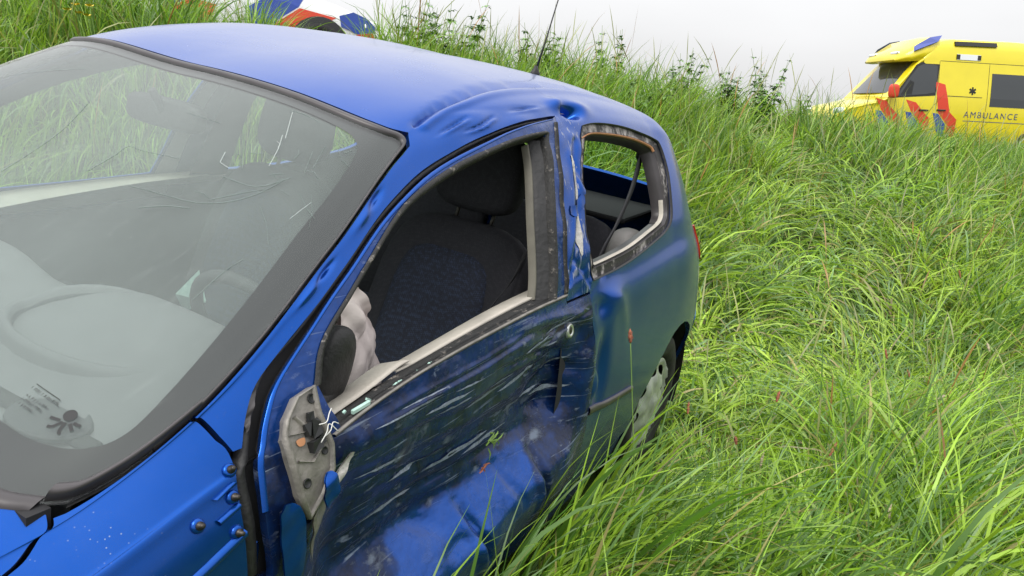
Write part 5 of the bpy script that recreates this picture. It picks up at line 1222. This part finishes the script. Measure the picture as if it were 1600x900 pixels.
# buttercups in the tall grass at the upper left
for px, py in ((105, 16), (118, 8), (124, 21), (137, 25), (140, 10)):
    p = world_px(px, py, 4.9); b0 = np.array([p[0], p[1], gnd(p[0], p[1])]); o = empty('buttercup', b0); tag(o, 'small yellow buttercup in the tall grass at the upper left', 'flower', 'buttercups in the tall grass')
    mb = MB(); mb.tube(spl([(0, 0, 0), (.02, 0, (p[2]-b0[2])*.5), p-b0], 4), .0025, 5); mb.build('stem', M_STALK, o); ct = p-b0
    for k in range(5):
        a = 2*PI*k/5+rng.random(); d = np.array([math.cos(a), math.sin(a), .25]); q = np.array([-math.sin(a), math.cos(a), 0])
        mb = MB(); mb.add([ct, ct+d*.016+q*.011, ct+d*.026+q*.008+[0, 0, .006], ct+d*.026-q*.008+[0, 0, .006], ct+d*.016-q*.011], [(0, 1, 2, 3, 4)]); mb.build('petal', M_PETAL, o)
# torn grass stuck to the scraped door
def scrap(px, py, dist, lab, n_, sp, m):
    p = world_px(px, py, dist); 
    for dd in np.arange(0, .5, .004):
        q = w2car(world_px(px, py, .9+dd*2.2)); 
        if -q[1] < .80 and .2 < q[2] < .93: break
    p = car2w(q+np.array([0, -.012, 0])); mb = MB()
    for i in range(n_):
        a = rng.uniform(0, 2*PI); d = np.array([math.cos(a)*.5+.4, rng.normal(0, .06)-.1, math.sin(a)*.7-.15]); d = (MC@d)*sp*rng.uniform(.4, 1); o1 = (MC@np.array([rng.normal(0, .4), -rng.random()*.15, rng.normal(0, .4)]))*sp*.5
        sd_ = np.cross(d, FWN); sd_ = sd_/np.linalg.norm(sd_)*.0016
        c_ = [o1, o1+d*.5+(MC@np.array([0, -.004, .004])), o1+d]; mb.add([c_[0]-sd_, c_[0]+sd_, c_[1]+sd_, c_[2], c_[1]-sd_], [(0, 1, 2, 3, 4)])
    o = mesh('grass_scrap', mb.v, mb.f, m, loc=p); tag(o, lab, 'torn grass'); o['kind'] = 'stuff'; return o
FWN = CFW
scrap(758, 685, 1.2, 'tuft of torn green grass stuck to the middle of the scraped door', 12, .045, M_STALK)
scrap(745, 730, 1.2, 'brown withered grass scrap on the dented door below the green tuft', 9, .03, M_SEEDR)

# leafy weeds on the crest of the bank
M_WEED = mat('weed_leaf', (.12, .24, .045), .5, noise=.35, nscale=14); M_WEEDS = mat('weed_stem', (.15, .21, .06), .6)
def weed(x, y, h, lab, n_=46):
    o = empty('weed', (x, y, gnd(x, y))); tag(o, lab, 'weed', 'leafy weeds on the crest'); ms = MB(); ml = MB()
    for k in range(rng.integers(6, 9)):
        d = np.array([rng.normal(0, .22), rng.normal(0, .22), 1.0]); H = h*rng.uniform(.75, 1.1); P = spl([(rng.normal(0, .04), rng.normal(0, .04), 0), d*H*.5, d*H+np.array([rng.normal(0, .05), rng.normal(0, .05), 0])], 5); ms.tube(P, np.linspace(.005, .002, len(P)), 5)
        for i in range(n_):
            t_ = rng.uniform(.25, 1.0); c_ = P[min(len(P)-1, int(t_*(len(P)-1)))]; a = rng.uniform(0, 2*PI); L_ = .17*(1.25-t_)*rng.uniform(.7, 1.3); dd = np.array([math.cos(a), math.sin(a), rng.uniform(-.3, .5)]); q = np.array([-math.sin(a), math.cos(a), 0])*L_*.30
            e = c_+dd*L_; mid = c_+dd*L_*.5+np.array([0, 0, L_*.12]); ml.add([c_, mid+q, e-np.array([0, 0, L_*.2]), mid-q, mid-np.array([0, 0, L_*.05])], [(0, 4, 1), (1, 4, 2), (2, 4, 3), (3, 4, 0)])
    ms.build('stem', M_WEEDS, o); ml.build('foliage', M_WEED, o, smooth=False); return o
for px, dist, h, lab in ((655, 7.3, .80, 'leafy weed on the crest just right of the police car'), (705, 7.5, .86, 'bushy weed on the crest above the middle of the car roof'),
    (845, 7.9, .74, 'leafy weed on the crest behind the aerial'), (945, 8.4, .90, 'tall weed clump on the crest above the rear window'), (1060, 9.0, .86, 'leafy weed on the crest right of the rear roof corner'),
    (1195, 9.9, 1.02, 'tallest lone weed on the crest, halfway to the ambulance'), (1130, 9.2, .72, 'low leafy weed on the crest left of the tallest one'), (1255, 10.6, .70, 'small weed on the crest left of the ambulance nose'), (1010, 7.4, .62, 'leafy weed on the upper slope behind the car tail')):
    d_ = world_px(px, 160, dist); weed(d_[0], d_[1], h, lab)
# single deep scrapes that went through the paint: slender ragged patches along the door
M_SCRAPE = mat('bare_scrape', (.20, .235, .30), .6, noise=.45, nscale=90, bump=.4, bscale=200)
for (u0, v0, L_, w_, sl) in ((1.36, .672, .22, .006, .04), (1.44, .665, .16, .004, .05), (1.52, .700, .18, .008, .03), (1.56, .712, .13, .005, .02), (1.62, .690, .12, .004, .06), (1.70, .735, .20, .006, .0), (1.78, .722, .12, .004, .02), (1.86, .742, .22, .005, -.01), (1.93, .700, .15, .006, -.03),
        (2.02, .722, .16, .004, -.05), (2.06, .690, .14, .005, -.06), (1.34, .735, .18, .004, .06), (1.46, .762, .24, .005, .02), (1.60, .776, .26, .006, .0), (1.75, .783, .22, .005, .0), (1.95, .772, .20, .004, -.01), (2.10, .775, .16, .006, .02), (2.12, .752, .13, .004, -.02), (1.40, .790, .2, .004, .01)):
    t_ = np.linspace(0, 1, 9); up_ = [(u0+L_*q, v0+sl*L_*q+w_/VS*math.sin(PI*q)**.6*rng.uniform(.3, 1.0)) for q in t_[1:-1]]; dn_ = [(u0+L_*q, v0+sl*L_*q-w_/VS*math.sin(PI*q)**.6*rng.uniform(.2, 1.0)) for q in t_[1:-1]]
    panel('scrape', [(u0, v0)]+dn_+[(u0+L_, v0+sl*L_)]+up_[::-1], (), M_SCRAPE, door_l, res=.012, off=.0042, flange=0)
